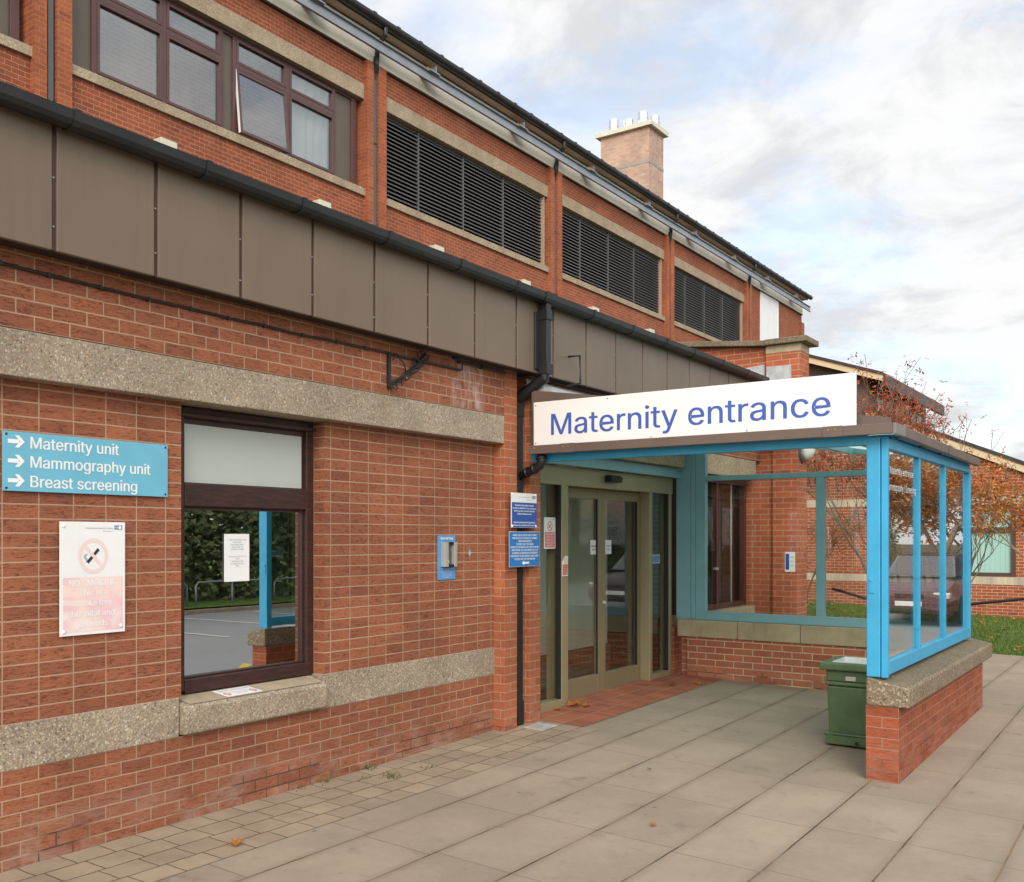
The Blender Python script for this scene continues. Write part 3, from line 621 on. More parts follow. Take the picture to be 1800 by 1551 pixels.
B().box(9.15, 9.22, -1.5, -1.42, .04, 2.6).box(9.85, 9.92, -1.5, -1.42, .04, 2.6).box(9.22, 9.85, -1.5, -1.42, .04, .3).box(9.22, 9.85, -1.5, -1.42, 2.2, 2.6).build('inner_door', M['olive_dark'], lob)
# window right of the doors, seen through the shelter glass
sw = wing('side_window', B().box(12.66, 12.74, -.24, -.1, .80, 2.62).box(14.06, 14.12, -.24, -.1, .80, 2.62).box(15.2, 15.28, -.24, -.1, .80, 2.62).box(12.74, 14.05, -.24, -.1, .80, .87).box(14.13, 15.2, -.24, -.1, .80, .87)
          .box(12.74, 14.05, -.24, -.1, 2.55, 2.62).box(14.13, 15.2, -.24, -.1, 2.55, 2.62), M['red_frame'], bevel=.004)
for x0, x1 in ((12.74, 14.05), (14.13, 15.2)): B().box(x0, x1, -.18, -.172, .87, 2.55).build('pane', M['glass_dark'], sw)
B().box(14.6, 14.62, -.1, -.085, .88, 2.55).build('weather_bar', M['alu'], sw)
B().box(13.9, 14.02, -.1, -.06, 1.35, 1.38).build('handle', M['alu'], sw)
wing('side_window_sill', B().box(12.64, 15.28, -.25, .03, .66, .795), M['cast'], bevel=.01)
wing('side_window_wall', B().box(12.42, 15.28, -.25, -.06, -.3, .66), M['brick_wing'])
wing('side_window_lintel', B().box(12.64, 15.1, -.24, .10, 2.63, 2.90), M['aggregate_fine'], bevel=.006)
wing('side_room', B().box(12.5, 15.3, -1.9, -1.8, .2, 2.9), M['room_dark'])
B().add([V(7.62 + r * math.cos(a), .0035, 1.657 + 1.25 * r * math.sin(a)) for r, a in [((.055 if i % 4 == 0 else .034) if i % 2 == 0 else .011, i * math.pi / 8) for i in range(16)]], [tuple(range(16))]).build('filler_patch', M['lead'], WING)
# end block with coping
EB = thing('brick_end_block', 'red brick end block with mossy stone coping standing behind the white entrance sign', 'building', (15.3, 0, 0))
B().box(15.30, 15.9, -8.4, .29, -.3, 3.3).box(15.25, 15.75, .285, .62, -.3, 3.3).build('lower_wall', M['brick_wing'], EB)
B().hexa([V(14.86, -3.2, 3.3), V(15.9, -3.2, 3.3), V(15.9, .34, 3.3), V(14.86, .34, 3.3), V(14.86, -3.2, 4.86), V(15.9, -3.2, 4.86), V(15.9, .34, 4.49), V(14.86, .34, 4.49)]).box(14.79, 15.20, .335, .80, 3.3, 4.385).build('upper_wall', M['brick_wing'], EB)
B().box(14.785, 15.205, .33, .805, 4.385, 4.495).build('pad_stone', M['concrete'], EB, bevel=.006)
B().hexa([V(14.74, -3.2, 4.862), V(15.9, -3.2, 4.862), V(15.9, .335, 4.497), V(14.74, .335, 4.497), V(14.74, -3.2, 4.94), V(15.9, -3.2, 4.94), V(15.9, .335, 4.575), V(14.74, .335, 4.575)]).box(14.70, 15.33, .338, .90, 4.498, 4.578).build('coping', M['copingtop'], EB, bevel=.01)
B().hexa([V(14.84, -.9, 3.9), V(14.857, -.9, 3.9), V(14.857, .30, 3.9), V(14.84, .30, 3.9), V(14.84, -.9, 4.13), V(14.857, -.9, 4.13), V(14.857, .30, 4.25), V(14.84, .30, 4.25)]).box(14.772, 14.788, .345, .68, 3.9, 4.2).build('lead_flashing', M['lead'], EB)

# ------------------------------------------------------------------ rear block
RB = thing('hospital_block', 'long upper red brick hospital block with louvres and dark eaves behind the front wing', 'building', (20, -12, 0))
U = -8.6
def rb(name, b, mat, **kw): return b.build(name, mat, RB, **kw)
RX0, RX1 = 0.0, 48.75
cs = [9.11 + 8.02 * k for k in range(-1, 5)]
# wall as spandrel below, head above; bays open between
rb('wall', B().box(RX0, RX1, U - .4, U, -.7, 9.02).box(RX0, RX1, U - .4, U, 11.40, 11.93).box(41.6, 43.0, U - .4, U - .002, 9.02, 11.40).box(45.3, RX1, U - .4, U - .002, 9.02, 11.4).box(43.0, 45.3, U - .5, U - .3, 9.02, 11.4).box(RX0, RX1, -24, U - .45, -.7, 11.9), M['brick_rear'])
for c in cs:
    for a, e in ((-.31, -.09), (.09, .36)): rb('brick_pilaster', B().box(c + a, c + e, U - .3, U + W, 3.5, 11.9), M['brick_rear_pier'])
rb('brick_pilaster', B().box(48.4, 48.9, U - .3, U + .08, 3.5, 11.55), M['brick_rear'])
for i, c in enumerate(cs[:-1]):
    x0, x1 = c + .362, c + 8.02 - .312
    rb('sill', B().box(x0, x1 + .12, U - .3, U + .06, 9.022, 9.18), M['aggregate_fine'], bevel=.006)
    rb('lintel', B().box(x0, x1 - .002, U - .3, U + .03, 11.08, 11.398), M['aggregate_fine'], bevel=.006)
    if i < 2:   # window bay
        d = (i - 1) * 8.02
        fz0, fz1, mz0, mz1 = 9.182, 11.078, 10.46, 10.56
        wv = [9.475, 9.53, 9.97, 10.06, 11.41, 11.52, 12.78, 12.86, 13.12, 13.20, 14.54, 14.66, 15.95, 16.0, 16.50, 16.74]
        wb = B()
        for a, e in ((9.475, 9.53), (9.98, 10.08), (11.43, 11.53), (12.80, 12.86), (13.10, 13.19), (14.53, 14.63), (15.96, 16.02), (16.54, 16.70)): wb.box(a + d, e + d, U - .2, U - .09, fz0, fz1)
        for a, e in ((9.53, 9.98), (10.08, 11.43), (11.53, 12.80), (12.86, 13.10), (13.19, 14.53), (14.63, 15.96), (16.02, 16.54)):
            wb.box(a + d, e + d, U - .2, U - .092, fz0, fz0 + .09).box(a + d, e + d, U - .2, U - .092, fz1 - .06, fz1)
        w = wb.build('window', M['frame_pvc'], RB, bevel=.006)
        for a, e in ((9.53, 9.98), (12.86, 13.10), (16.02, 16.54)): B().box(a + d, e + d, U - .17, U - .13, fz0 + .09, fz1 - .06).build('infill_panel', M['infill'], w)
        for a, e in ((10.08, 11.43), (11.53, 12.80), (13.19, 14.53), (14.63, 15.96)):
            opened = (a == 13.19)
            sf = B().box(a + d, e + d, U - .18, U - .085, mz0, mz1)
            for z0, z1 in ((fz0 + .09, mz0), (mz1, fz1 - .06)):
                if opened and z0 < 10: continue
                sf.box(a + d, a + d + .055, U - .17, U - .08, z0, z1).box(e + d - .055, e + d, U - .17, U - .08, z0, z1).box(a + d + .055, e + d - .055, U - .17, U - .08, z0, z0 + .055).box(a + d + .055, e + d - .055, U - .17, U - .08, z1 - .055, z1)
                B().box(a + d + .05, e + d - .05, U - .14, U - .13, z0 + .05, z1 - .05).build('pane', M['glass_up'], w)
            sf.build('sash', M['frame_pvc'], w, bevel=.006)
            if opened:  # top-hung sash pushed out at the foot
                z0, z1 = fz0 + .09, mz0; an = R(5.5)
                def T(x, dz, do): return V(x + d, U - .085 + math.sin(an) * dz + do * math.cos(an), z1 - math.cos(an) * dz + do * math.sin(an))
                def obox(bb, xa, xb, da, db, oa=-.045, ob=.0): bb.hexa([T(xa, db, oa), T(xb, db, oa), T(xb, db, ob), T(xa, db, ob), T(xa, da, oa), T(xb, da, oa), T(xb, da, ob), T(xa, da, ob)])
                hgt = z1 - z0 + .02; ob_ = B()
                obox(ob_, a, a + .06, 0, hgt); obox(ob_, e - .06, e, 0, hgt); obox(ob_, a + .06, e - .06, 0, .06); obox(ob_, a + .06, e - .06, hgt - .06, hgt)
                ob_.build('open_sash', M['frame_pvc'], w, bevel=.005)
                gb = B(); obox(gb, a + .055, e - .055, .055, hgt - .055, -.03, -.02); gb.build('pane', M['glass_up'], w)
                gb = B(); obox(gb, a - .012, a - .002, .0, hgt, -.05, -.005); gb.build('sash_edge', M['white'], w)
        cb = B(); n = 26
        for k in range(n):
            xa = 14.66 + k * 1.28 / n; xb = 14.66 + (k + 1) * 1.28 / n; oa = U - .27 + .05 * math.sin(k * 1.9) * math.sin(k * .7); ob2 = U - .27 + .05 * math.sin((k + 1) * 1.9) * math.sin((k + 1) * .7)
            lo = .55 if k < 4 else .0
            cb.quad((xa + d, oa, 9.2 + lo), (xb + d, ob2, 9.2 + lo), (xb + d, ob2, 11.0), (xa + d, oa, 11.0))
        cb.build('curtain', M['curtain'], w)
        B().box(11.62 + d, 11.95 + d, U - .4, U - .2, 9.19, 9.32).build('window_ledge_box', M['white'], w)
        rb('room', B().box(x0, x1, -11.6, -11.5, 9.1, 11.2).box(x0, x1, -11.5, U - .45, 11.09, 11.14), M['room'])
    else:
        lv = B(); x0_, x1_ = x0 + .02, x1 - .16; z = 9.25
        while z < 11.06:
            lv.prism_x([(U - .20, z + .05), (U - .185, z + .06), (U - .085, z - .005), (U - .085, z - .03), (U - .10, z - .022)], x0_, x1_); z += .0905
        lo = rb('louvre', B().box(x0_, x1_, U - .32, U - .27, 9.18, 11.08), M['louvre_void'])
        lv.build('slats', M['slat'], lo)
        mb = B()
        for q in (.20, .46, .72): mb.box(x0_ + (x1_ - x0_) * q - .02, x0_ + (x1_ - x0_) * q + .02, U - .2, U - .08, 9.18, 11.08)
        mb.box(x0_, x1_, U - .25, U - .12, 11.02, 11.08).build('mullion', M['slat'], lo)
        B().box(x1_ - .005, x1_ + .045, U - .25, U - .01, 9.18, 11.08).build('jamb_trim', M['tan'], lo)
x0 = cs[-1] + .362
wd = rb('white_panel', B().box(42.95, 44.02, U - .1, U + .02, 8.4, 11.80).box(44.04, 45.15, U - .1, U + .02, 8.4, 11.80), M['white_dirty'])
B().box(42.86, 42.95, U - .1, U + .03, 8.4, 11.9).box(45.15, 45.26, U - .1, U + .03, 8.4, 11.9).box(42.95, 45.15, U - .1, U + .03, 11.80, 11.9).build('panel_frame', M['white'], wd)
# eaves: cream board, tan board, rail on packers, gutter
for k in range(21):
    xa = RX0 + k * 2.34; xb = min(xa + 2.332, 48.72)
    if xb > xa: rb('eaves_board', B().box(xa, xb, U - .02, U + .055, 11.935, 12.58), M['cream'])
rb('soffit_board', B().box(RX0, 48.8, U - .1, U + .27, 12.586, 12.61), M['tan'])
rb('drip', B().box(RX0, 48.7, U + .0, U + .075, 11.90, 11.934).box(RX0, 48.7, U + .056, U + .075, 12.562, 12.585), M['panel_edge'])
rl = rb('rail', B().prism_x([(U + .30, 12.05), (U + .36, 12.05), (U + .36, 12.06), (U + .312, 12.06), (U + .312, 12.27), (U + .36, 12.27), (U + .36, 12.28), (U + .30, 12.28)], RX0, 48.95), M['galv'])
for x in [2.98 + 3.98 * k for k in range(12)]:
    B().box(x - .12, x + .12, U + .06, U + .29, 12.24, 12.40).build('packer', M['ochre'], rl)
    B().box(x - .16, x + .22, U + .19, U + .40, 12.282, 12.31).box(x + .12, x + .16, U + .1, U + .34, 12.31, 12.48).build('bracket', M['galv'], rl)
gb = B().prism_x([(U + .355 + .085 * math.cos(R(a)), 12.70 + .10 * math.sin(R(a))) for a in range(160, 381, 20)], RX0, 48.95)
g2 = rb('eaves_gutter', gb, M['black'])
for k in range(60):
    x = .3 + k * .82
    if x < 48.9: B().prism_x([(U + .355 + .092 * math.cos(R(a)), 12.705 + .108 * math.sin(R(a))) for a in range(150, 391, 20)], x - .05, x + .05).build('gutter_union', M['black'], g2)
rb('roof', B().hexa([V(RX0, U + .29, 12.64), V(48.9, U + .29, 12.64), V(48.9, -16.5, 13.9), V(RX0, -16.5, 13.9), V(RX0, U + .29, 12.75), V(48.9, U + .29, 12.75), V(48.9, -16.5, 14.0), V(RX0, -16.5, 14.0)]), M['roofing'])
for c in cs:
    p = rb('downpipe', B().box(c - .05, c + .05, U - .02, U + .08, 3.98, 11.75), M['slat'], bevel=.01)
    B().tube([(c, U + .35, 12.64), (c, U + .35, 12.46), (c - .01, U + .15, 12.26), (c - .01, U + .13, 12.0)], .055, 8).tube([(c - .02, U + .13, 12.05), (c - .02, U + .12, 11.9), (c, U + .03, 11.72), (c, U + .03, 11.6)], .065, 8).build('swan_neck', M['black'], p)
    B().box(c - .06, c + .06, U - .02, U + .09, 10.2, 10.23).build('pipe_joint', M['black'], p)
for k in range(-1, 7):
    x = 11.25 + 4.0 * k
    rb('corbel', B().box(x - .18, x + .18, U, U + .30, 8.15, 8.46), M['cap_cream'], bevel=.01)
# ------------------------------------------------------------------ chimney
CH = thing('brick_chimney', 'tall square pale brick chimney with cream cap and steel flues above the roof', 'chimney', (42.8, -14, 0))
cx0, cx1, co0, co1 = 42.0, 43.55, -15.25, -13.0
B().box(cx0, cx1, co0, co1, 5, 19.55).build('stack', M['brick_chimney'], CH)
B().box(cx0 - .012, cx1 + .012, co0 - .012, co1 + .012, 18.0, 18.12).build('grey_band', M['band_grey'], CH)
B().box(cx0 - .18, cx1 + .18, co0 - .18, co1 + .18, 19.552, 19.76).build('cap', M['cap_cream'], CH, bevel=.01)
for x, o, r, h in ((42.25, -14.75, .21, .55), (42.25, -14.05, .21, .38), (42.3, -13.4, .22, .56), (43.05, -14.6, .2, .35), (43.05, -13.85, .2, .45), (43.1, -13.2, .2, .6)):
    B().lathe([(r, 0), (r, h * .45), (r + .015, h * .46), (r + .015, h * .54), (r, h * .55), (r, h), (r - .03, h), (r - .03, h - .3)], (x, o, 19.76), 'z', 20).build('flue', M['steel_flue'], CH)
# ------------------------------------------------------------------ glazed entrance shelter
SH = thing('entrance_shelter', 'sky blue framed glass entrance shelter on low brick walls with flat brown roof edge', 'shelter', (10.4, 1.6, 0))
def sh(name, b, mat, **kw): return b.build(name, mat, SH, **kw)
# low brick walls with copings
sh('outer_wall', B().box(8.37, 12.43, 3.055, 3.28, -.4, .533), M['brick_shelter'], bevel=.003)
oc = sh('outer_coping', B().prism_x([(3.06, .535), (3.355, .535), (3.355, .672), (3.335, .684), (3.09, .738), (3.06, .742)], 8.355, 12.53), M['aggregate_cap'], bevel=.012)
B().add([V(8.37, 3.09, .7395), V(12.515, 3.09, .7395), V(12.515, 3.33, .688), V(8.37, 3.33, .688)], [(0, 1, 2, 3)]).build('coping_top', M['copingtop'], oc)
sh('back_wall', B().box(12.41, 12.63, .115, 3.05, -.3, .562).box(12.46, 12.63, .03, .112, -.3, .562), M['brick_low'])
b = B()
for a, e in ((.0, .738), (.744, 1.462), (1.468, 2.2), (2.206, 3.05)): b.box(12.385, 12.68, a, e, .564, .775)
sh('back_coping', b, M['concrete'], bevel=.008)
# posts and frames
def post(x0, x1, o0, o1, z0, z1): return sh('post', B().box(x0, x1, o0, o1, z0, z1), M['blue'], bevel=.006)
p = post(8.385, 8.465, 3.057, 3.15, .745, 2.555)
B().box(8.40, 8.46, 3.154, 3.198, .742, 2.55).build('post_strip', M['blue'], p, bevel=.005)
B().box(8.378, 8.386, 3.073, 3.108, 1.375, 1.49).box(8.372, 8.38, 3.08, 3.10, 1.465, 1.48).build('key_plate', M['blue'], p, bevel=.003)
post(12.18, 12.25, 3.10, 3.20, .745, 2.52)
for x in (9.655, 10.85):
    m = sh('mullion', B().box(x - .025, x + .025, 3.125, 3.192, .86, 2.47), M['blue'], bevel=.004)
    b = B()
    for z in (1.02, 1.45, 2.18): b.box(x - .028, x + .028, 3.15, 3.195, z, z + .004)
    b.build('clip', M['blue_dark'], m)
b = B().box(8.46, 12.18, 3.12, 3.20, .76, .862)
sh('bottom_rail', b, M['blue'], bevel=.005)
sh('top_rail', B().box(8.46, 12.18, 3.12, 3.20, 2.465, 2.548), M['blue'], bevel=.005)
for a, e in ((8.465, 9.63), (9.68, 10.825), (10.875, 12.18)): sh('outer_pane', B().box(a, e, 3.163, 3.168, .862, 2.465), M['glass_side'])
sh('front_beam', B().box(8.385, 8.46, .19, 3.06, 2.495, 2.575), M['blue'], bevel=.005)
# back frame: top follows the roof, which falls outward
def zt(o): return 3.17 - .18 * o
def slope(bb, x0, x1, o0, o1, below, up): return bb.hexa([V(x0, o0, zt(o0) - below), V(x1, o0, zt(o0) - below), V(x1, o1, zt(o1) - below), V(x0, o1, zt(o1) - below), V(x0, o0, zt(o0) + up), V(x1, o0, zt(o0) + up), V(x1, o1, zt(o1) + up), V(x0, o1, zt(o1) + up)])
bf = sh('back_frame', slope(B(), 12.44, 12.52, .0, 3.08, .06, -.002).box(12.44, 12.52, .21, .335, .778, 3.06).box(12.44, 12.52, 1.622, 1.714, .88, 2.49).box(12.44, 12.52, .335, 3.06, .778, .882).box(12.437, 12.523, .335, 3.06, 2.49, 2.552), M['teal'], bevel=.004)
b = B().box(12.43, 12.5, -.03, .15, .778, 3.05).box(12.436, 12.5, .154, .206, .778, 3.05)
b.build('cladding_strip', M['teal'], bf, bevel=.004)
for a, e in ((.335, 1.622), (1.714, 3.06)): B().box(12.475, 12.481, a, e, .882, 2.49).build('pane', M['glass'], bf)
B().hexa([V(12.475, .335, 2.552), V(12.481, .335, 2.552), V(12.481, 3.05, 2.552), V(12.475, 3.05, 2.552), V(12.475, .335, zt(.335) - .06), V(12.481, .335, zt(.335) - .06), V(12.481, 3.05, zt(3.05) - .06), V(12.475, 3.05, zt(3.05) - .06)]).build('upper_pane', M['glass'], bf)
sh('wall_beam', B().box(8.86, 12.43, -.055, .02, 2.537, 2.655), M['teal'], bevel=.004)
# roof: ceiling boards under a sheet, flat edge strips round it
for i in range(13):
    x0 = 8.42 + i * .32
    rs = B(); n = 10
    for q in range(n):      # shallow barrel ribs, one thin sheet each
        xa, xb = x0 + .318 * q / n, x0 + .318 * (q + 1) / n; ha, hb = .022 * math.sin(math.pi * q / n), .022 * math.sin(math.pi * (q + 1) / n)
        rs.add([V(xa, .12, zt(.12) + .004 + ha), V(xb, .12, zt(.12) + .004 + hb), V(xb, 3.225, zt(3.225) + .004 + hb), V(xa, 3.225, zt(3.225) + .004 + ha)], [(0, 1, 2, 3)])
    sh('roof_sheet', rs, M['sheet'], smooth=True)
for o in (.6, 1.3, 2.0, 2.7): slope(B(), 8.47, 12.44, o - .03, o + .03, .075, -.004).build('rafter', M['teal'], SH)
b = B(); b.hexa([V(8.372, .2, 2.578), V(8.396, .2, 2.578), V(8.396, 3.225, 2.578), V(8.372, 3.225, 2.578), V(8.372, .2, 3.165), V(8.396, .2, 3.165), V(8.396, 3.225, 2.69), V(8.372, 3.225, 2.69)])
sh('verge_board', b, M['roof_brown'])
fe = sh('front_edge', B().box(8.25, 8.30, .235, 3.262, 2.56, 2.638), M['roof_brown'], bevel=.004)
for o in (.56, 2.78): B().box(8.243, 8.25, o, o + .14, 2.558, 2.64).build('joint_cover', M['roof_brown'], fe, bevel=.002)
b = B()
for o in (.59, .64, 2.82, 2.87, .30): b.lathe([(.008, 0), (.008, .004), (.004, .006)], (8.243, o, 2.61), '-x', 10)
b.build('bolt', M['ochre'], fe)
se = sh('side_edge', B().hexa([V(8.60, 3.232, 2.557), V(12.27, 3.232, 2.535), V(12.27, 3.282, 2.535), V(8.60, 3.282, 2.557), V(8.60, 3.232, 2.636), V(12.27, 3.232, 2.608), V(12.27, 3.282, 2.608), V(8.60, 3.282, 2.636)]), M['roof_brown'], bevel=.004)
B().box(8.252, 8.592, 3.264, 3.284, 2.558, 2.638).build('bare_strip', M['roof_steel'], se, bevel=.002)
B().box(10.42, 10.6, 3.283, 3.288, 2.545, 2.626).build('joint_cover', M['roof_brown'], se, bevel=.002)
sh('eaves_board', B().box(8.302, 8.384, .24, 3.23, 2.582, 2.598).box(8.46, 12.25, 3.03, 3.232, 2.556, 2.572), M['blue_dark'])
b = B()
for x in (8.45, 9.5, 10.4, 11.2): b.box(x, x + .16, 3.2, 3.232, 2.545, 2.556)
sh('roof_clip', b, M['black'])
sh('abutment_flashing', B().hexa([V(8.42, W + .005, zt(.12) + .034), V(12.3, W + .005, zt(.12) + .034), V(12.3, .40, zt(.4) + .032), V(8.42, .40, zt(.4) + .032), V(8.42, W + .005, 3.29), V(12.3, W + .005, 3.29), V(12.3, .40, zt(.4) + .04), V(8.42, .40, zt(.4) + .04)]), M['lead'])
# lettering on the outer glass
text('Maternity entrance', M['ink_white'], SH, 'front', (8.62, 3.171, 2.29), h=.055, w=.86, name='glass_lettering')
text('Mammography / Screening', M['ink_white'], SH, 'front', (8.50, 3.171, 2.16), h=.055, w=1.08, name='glass_lettering')

# ------------------------------------------------------------------ signs
def plate_front(name, x0, x1, z0, z1, o, mat, label, cat='sign', th=.004, bev=.0015):
    t = thing(name, label, cat, ((x0 + x1) / 2, o, z0)); B().box(x0, x1, o - th, o, z0, z1).build('plate', mat, t, bevel=bev); return t
ES = thing('entrance_sign', 'long white sign with blue lettering along the top of the shelter roof', 'sign', (8.29, 1.63, 2.64))
B().box(8.285, 8.30, .27, 3.008, 2.640, 3.036).build('board', M['white'], ES, bevel=.002)
text('Maternity entrance', M['ink_blue'], ES, 'end', (8.2835, .452, 2.727), h=.19, w=2.374, bold=.014)
b = B()
for o, z in ((.292, 3.005), (1.0, 3.012), (2.2, 2.652), (.292, 2.66), (1.4, 2.652)): b.lathe([(.006, 0), (.006, .003), (.003, .004)], (8.285, o, z), '-x', 8)
b.build('screw', M['ochre'], ES)
B().box(8.302, 8.37, .6, .64, 2.642, 2.98).box(8.302, 8.37, 1.6, 1.64, 2.642, 2.9).box(8.302, 8.37, 2.6, 2.64, 2.642, 2.78).build('bracket', M['iron'], ES)
DS = plate_front('direction_sign', 3.02, 4.156, 2.047, 2.368, .02, M['sign_teal'], 'pale blue direction sign with three white arrows left of the ground floor window', 'sign')
for w, z, ww in (('Maternity unit', 2.283, .592), ('Mammography unit', 2.178, .828), ('Breast screening', 2.071, .727)):
    text(w, M['ink_white'], DS, 'front', (3.189, .0215, z), h=.063, w=ww, bold=.03)
b = B()
for z in (2.315, 2.21, 2.104):
    for p in ([(3.051, z - .011), (3.118, z - .011), (3.118, z + .011), (3.051, z + .011)], [(3.092, z + .033), (3.118, z + .033), (3.153, z), (3.118, z - .033), (3.092, z - .033), (3.124, z)]):
        b.add([V(x, .0215 + (.0003 if len(p) > 4 else 0), q) for x, q in p], [tuple(range(len(p)))])
b.build('arrow', M['ink_white'], DS)
b = B()
for x in (3.042, 4.137):
    for z in (2.062, 2.352): b.lathe([(.007, 0), (.007, .002), (.003, .003)], (x, .02, z), 'o', 8)
b.build('screw', M['iron'], DS)
def ring(bb, cx, cz, r, w, y, face, n=40):
    P = lambda a, rr: (cx + rr * math.cos(a), cz + rr * math.sin(a))
    f = (lambda u, z: V(u, y, z)) if face == 'front' else (lambda u, z: V(y, u, z))
    for k in range(n):
        a0, a1 = 2 * math.pi * k / n, 2 * math.pi * (k + 1) / n
        bb.add([f(*P(a0, r)), f(*P(a1, r)), f(*P(a1, r - w)), f(*P(a0, r - w))], [(0, 1, 2, 3)])
    d = math.sqrt(.5); h = w * .42
    q = [(-(r - w * .6) * d - h * d, (r - w * .6) * d - h * d), (-(r - w * .6) * d + h * d, (r - w * .6) * d + h * d), ((r - w * .6) * d + h * d, -(r - w * .6) * d + h * d), ((r - w * .6) * d - h * d, -(r - w * .6) * d - h * d)]
    f2 = (lambda u, z: V(u, y + .0003, z)) if face == 'front' else (lambda u, z: V(y - .0003, u, z))
    bb.add([f2(cx + a, cz + c) for a, c in q], [(0, 1, 2, 3)]); return bb
def cig(bb, cx, cz, s, y):
    for a0, a1 in ((-.62, -.08), (.10, .62)):
        d = math.sqrt(.5); h = .11 * s
        bb.add([V(cx + (a0 * s - h) * d, y, cz + (a0 * s + h) * d), V(cx + (a0 * s + h) * d, y, cz + (a0 * s - h) * d), V(cx + (a1 * s + h) * d, y, cz + (a1 * s - h) * d), V(cx + (a1 * s - h) * d, y, cz + (a1 * s + h) * d)], [(0, 1, 2, 3)])
    for k in range(3):
        pts = [(-.62 + .07 * k + .10 * math.sin(t * 1.5 + .6), -.42 + .13 * t) for t in [i * .6 for i in range(8)]]
        w = .014 * s
        for (u0, v0), (u1, v1) in zip(pts, pts[1:]): bb.add([V(cx + u0 * s - w, y, cz + v0 * s), V(cx + u0 * s + w, y, cz + v0 * s), V(cx + u1 * s + w, y, cz + v1 * s), V(cx + u1 * s - w, y, cz + v1 * s)], [(0, 1, 2, 3)])
    return bb
def nhs_box(t, x0, x1, z0, z1, y, ink):
    B().add([V(x0, y, z0), V(x1, y, z0), V(x1, y, z1), V(x0, y, z1)], [(0, 1, 2, 3)]).build('logo_box', ink, t)
    text('NHS', M['ink_white'], t, 'front', (x0 + (x1 - x0) * .08, y + .0006, z0 + (z1 - z0) * .18), h=(z1 - z0) * .64, w=(x1 - x0) * .84, bold=.02, name='logo')
NS = plate_front('no_smoking_sign', 3.375, 3.829, 1.238, 1.886, .02, M['white_dirty'], 'large faded white and pink no smoking sign on the brick wall below the direction sign')
B().add([V(3.397, .0208, 1.256), V(3.812, .0208, 1.256), V(3.812, .0208, 1.568), V(3.397, .0208, 1.568)], [(0, 1, 2, 3)]).build('faded_panel', M['faded_pink'], NS)
ring(B(), 3.602, 1.689, .103, .0235, .0212, 'front').build('prohibition_ring', M['pink_ring'], NS)
cig(B(), 3.60, 1.690, .088, .0208).build('cigarette', M['ink_black'], NS)
for w, z, ww, hh in (('NO SMOKING', 1.518, .33, .036), ('This is a', 1.463, .20, .034), ('smoke free', 1.404, .265, .034), ('hospital and', 1.343, .295, .034), ('grounds', 1.284, .2, .034)):
    text(w, M['ink_white'], NS, 'front', (3.602 - ww / 2, .0216, z), h=hh, w=ww, bold=.05)
text('Doncaster and Bassetlaw Hospitals', M['ink_grey'], NS, 'front', (3.55, .0212, 1.846), h=.009, w=.192)
text('NHS Foundation Trust', M['ink_grey'], NS, 'front', (3.668, .0212, 1.83), h=.006, w=.074)
nhs_box(NS, 3.751, 3.806, 1.843, 1.867, .0212, M['sign_navy'])
b = B()
for x, z in ((3.40, 1.862), (3.79, 1.853), (3.40, 1.262), (3.797, 1.275)): b.lathe([(.011, 0), (.011, .003), (.006, .007)], (x, .02, z), 'o', 12)
b.build('screw_cap', M['white'], NS)
IC = thing('intercom', 'blue backed door intercom with grey hooded unit on the brick wall', 'intercom', (7.246, .02, 1.434))
B().box(7.116, 7.376, .002, .012, 1.434, 1.812).build('plate', M['intercom_blue'], IC, bevel=.002)
hd = B().prism_z([(7.155, .012), (7.155, .055), (7.205, .06), (7.205, .022), (7.30, .022), (7.30, .06), (7.345, .055), (7.36, .012)], 1.545, 1.755).build('hood', M['alu'], IC, bevel=.003)
B().box(7.205, 7.30, .013, .05, 1.735, 1.757).box(7.19, 7.31, .013, .052, 1.54, 1.565).build('hood_cap', M['gasket'], IC, bevel=.003)
B().box(7.207, 7.298, .014, .026, 1.565, 1.735).build('unit_face', M['slat'], IC)
B().box(7.215, 7.255, .026, .030, 1.578, 1.60).build('call_button', M['lamp_white'], IC, bevel=.002)
text('Maternity Dept.', M['ink_white'], IC, 'front', (7.152, .0130, 1.778), h=.021, w=.19, bold=.05)
for i, w in enumerate(('Push button and wait', 'for a reply', 'Please state your name', 'and ward when asked', 'then push the door', 'Visitors must report', 'to reception')):
    ww = .0078 * len(w); text(w, M['ink_white'], IC, 'front', (7.246 - ww / 2, .0130, 1.525 - i * .0125), h=.0075, w=ww)
N1 = plate_front('liability_notice', 8.06, 8.53, 1.885, 2.205, .165, M['white_dirty'], 'white topped royal blue liability notice, upper of the two on the brick pilasters', 'notice')
B().add([V(8.072, .1658, 1.888), V(8.528, .1658, 1.888), V(8.528, .1658, 2.118), V(8.072, .1658, 2.118)], [(0, 1, 2, 3)]).build('blue_panel', M['sign_navy'], N1)
for i, w in enumerate(('Doncaster & Bassetlaw Hospitals', 'accepts no liability for loss, damage or', 'theft howsoever caused to property', 'whilst on these premises', '', '', 'Persons leaving property upon these', 'premises do so entirely at their own risk')):
    if w:
        ww = min(.0112 * len(w), .43); text(w, M['ink_white'], N1, 'front', (8.30 - ww / 2, .1664, 2.085 - i * .0262), h=.0145, w=ww, bold=.05)
text('Doncaster and Bassetlaw Hospitals', M['ink_grey'], N1, 'front', (8.20, .1656, 2.163), h=.009, w=.23)
text('NHS Foundation Trust', M['ink_grey'], N1, 'front', (8.35, .1656, 2.142), h=.007, w=.08)
nhs_box(N1, 8.445, 8.505, 2.157, 2.184, .1658, M['sign_navy'])
b = B()
for x in (8.08, 8.512):
    for z in (1.90, 2.19): b.lathe([(.011, 0), (.011, .003), (.006, .006)], (x, .166, z), 'o', 12)
b.build('screw_cap', M['white'], N1)
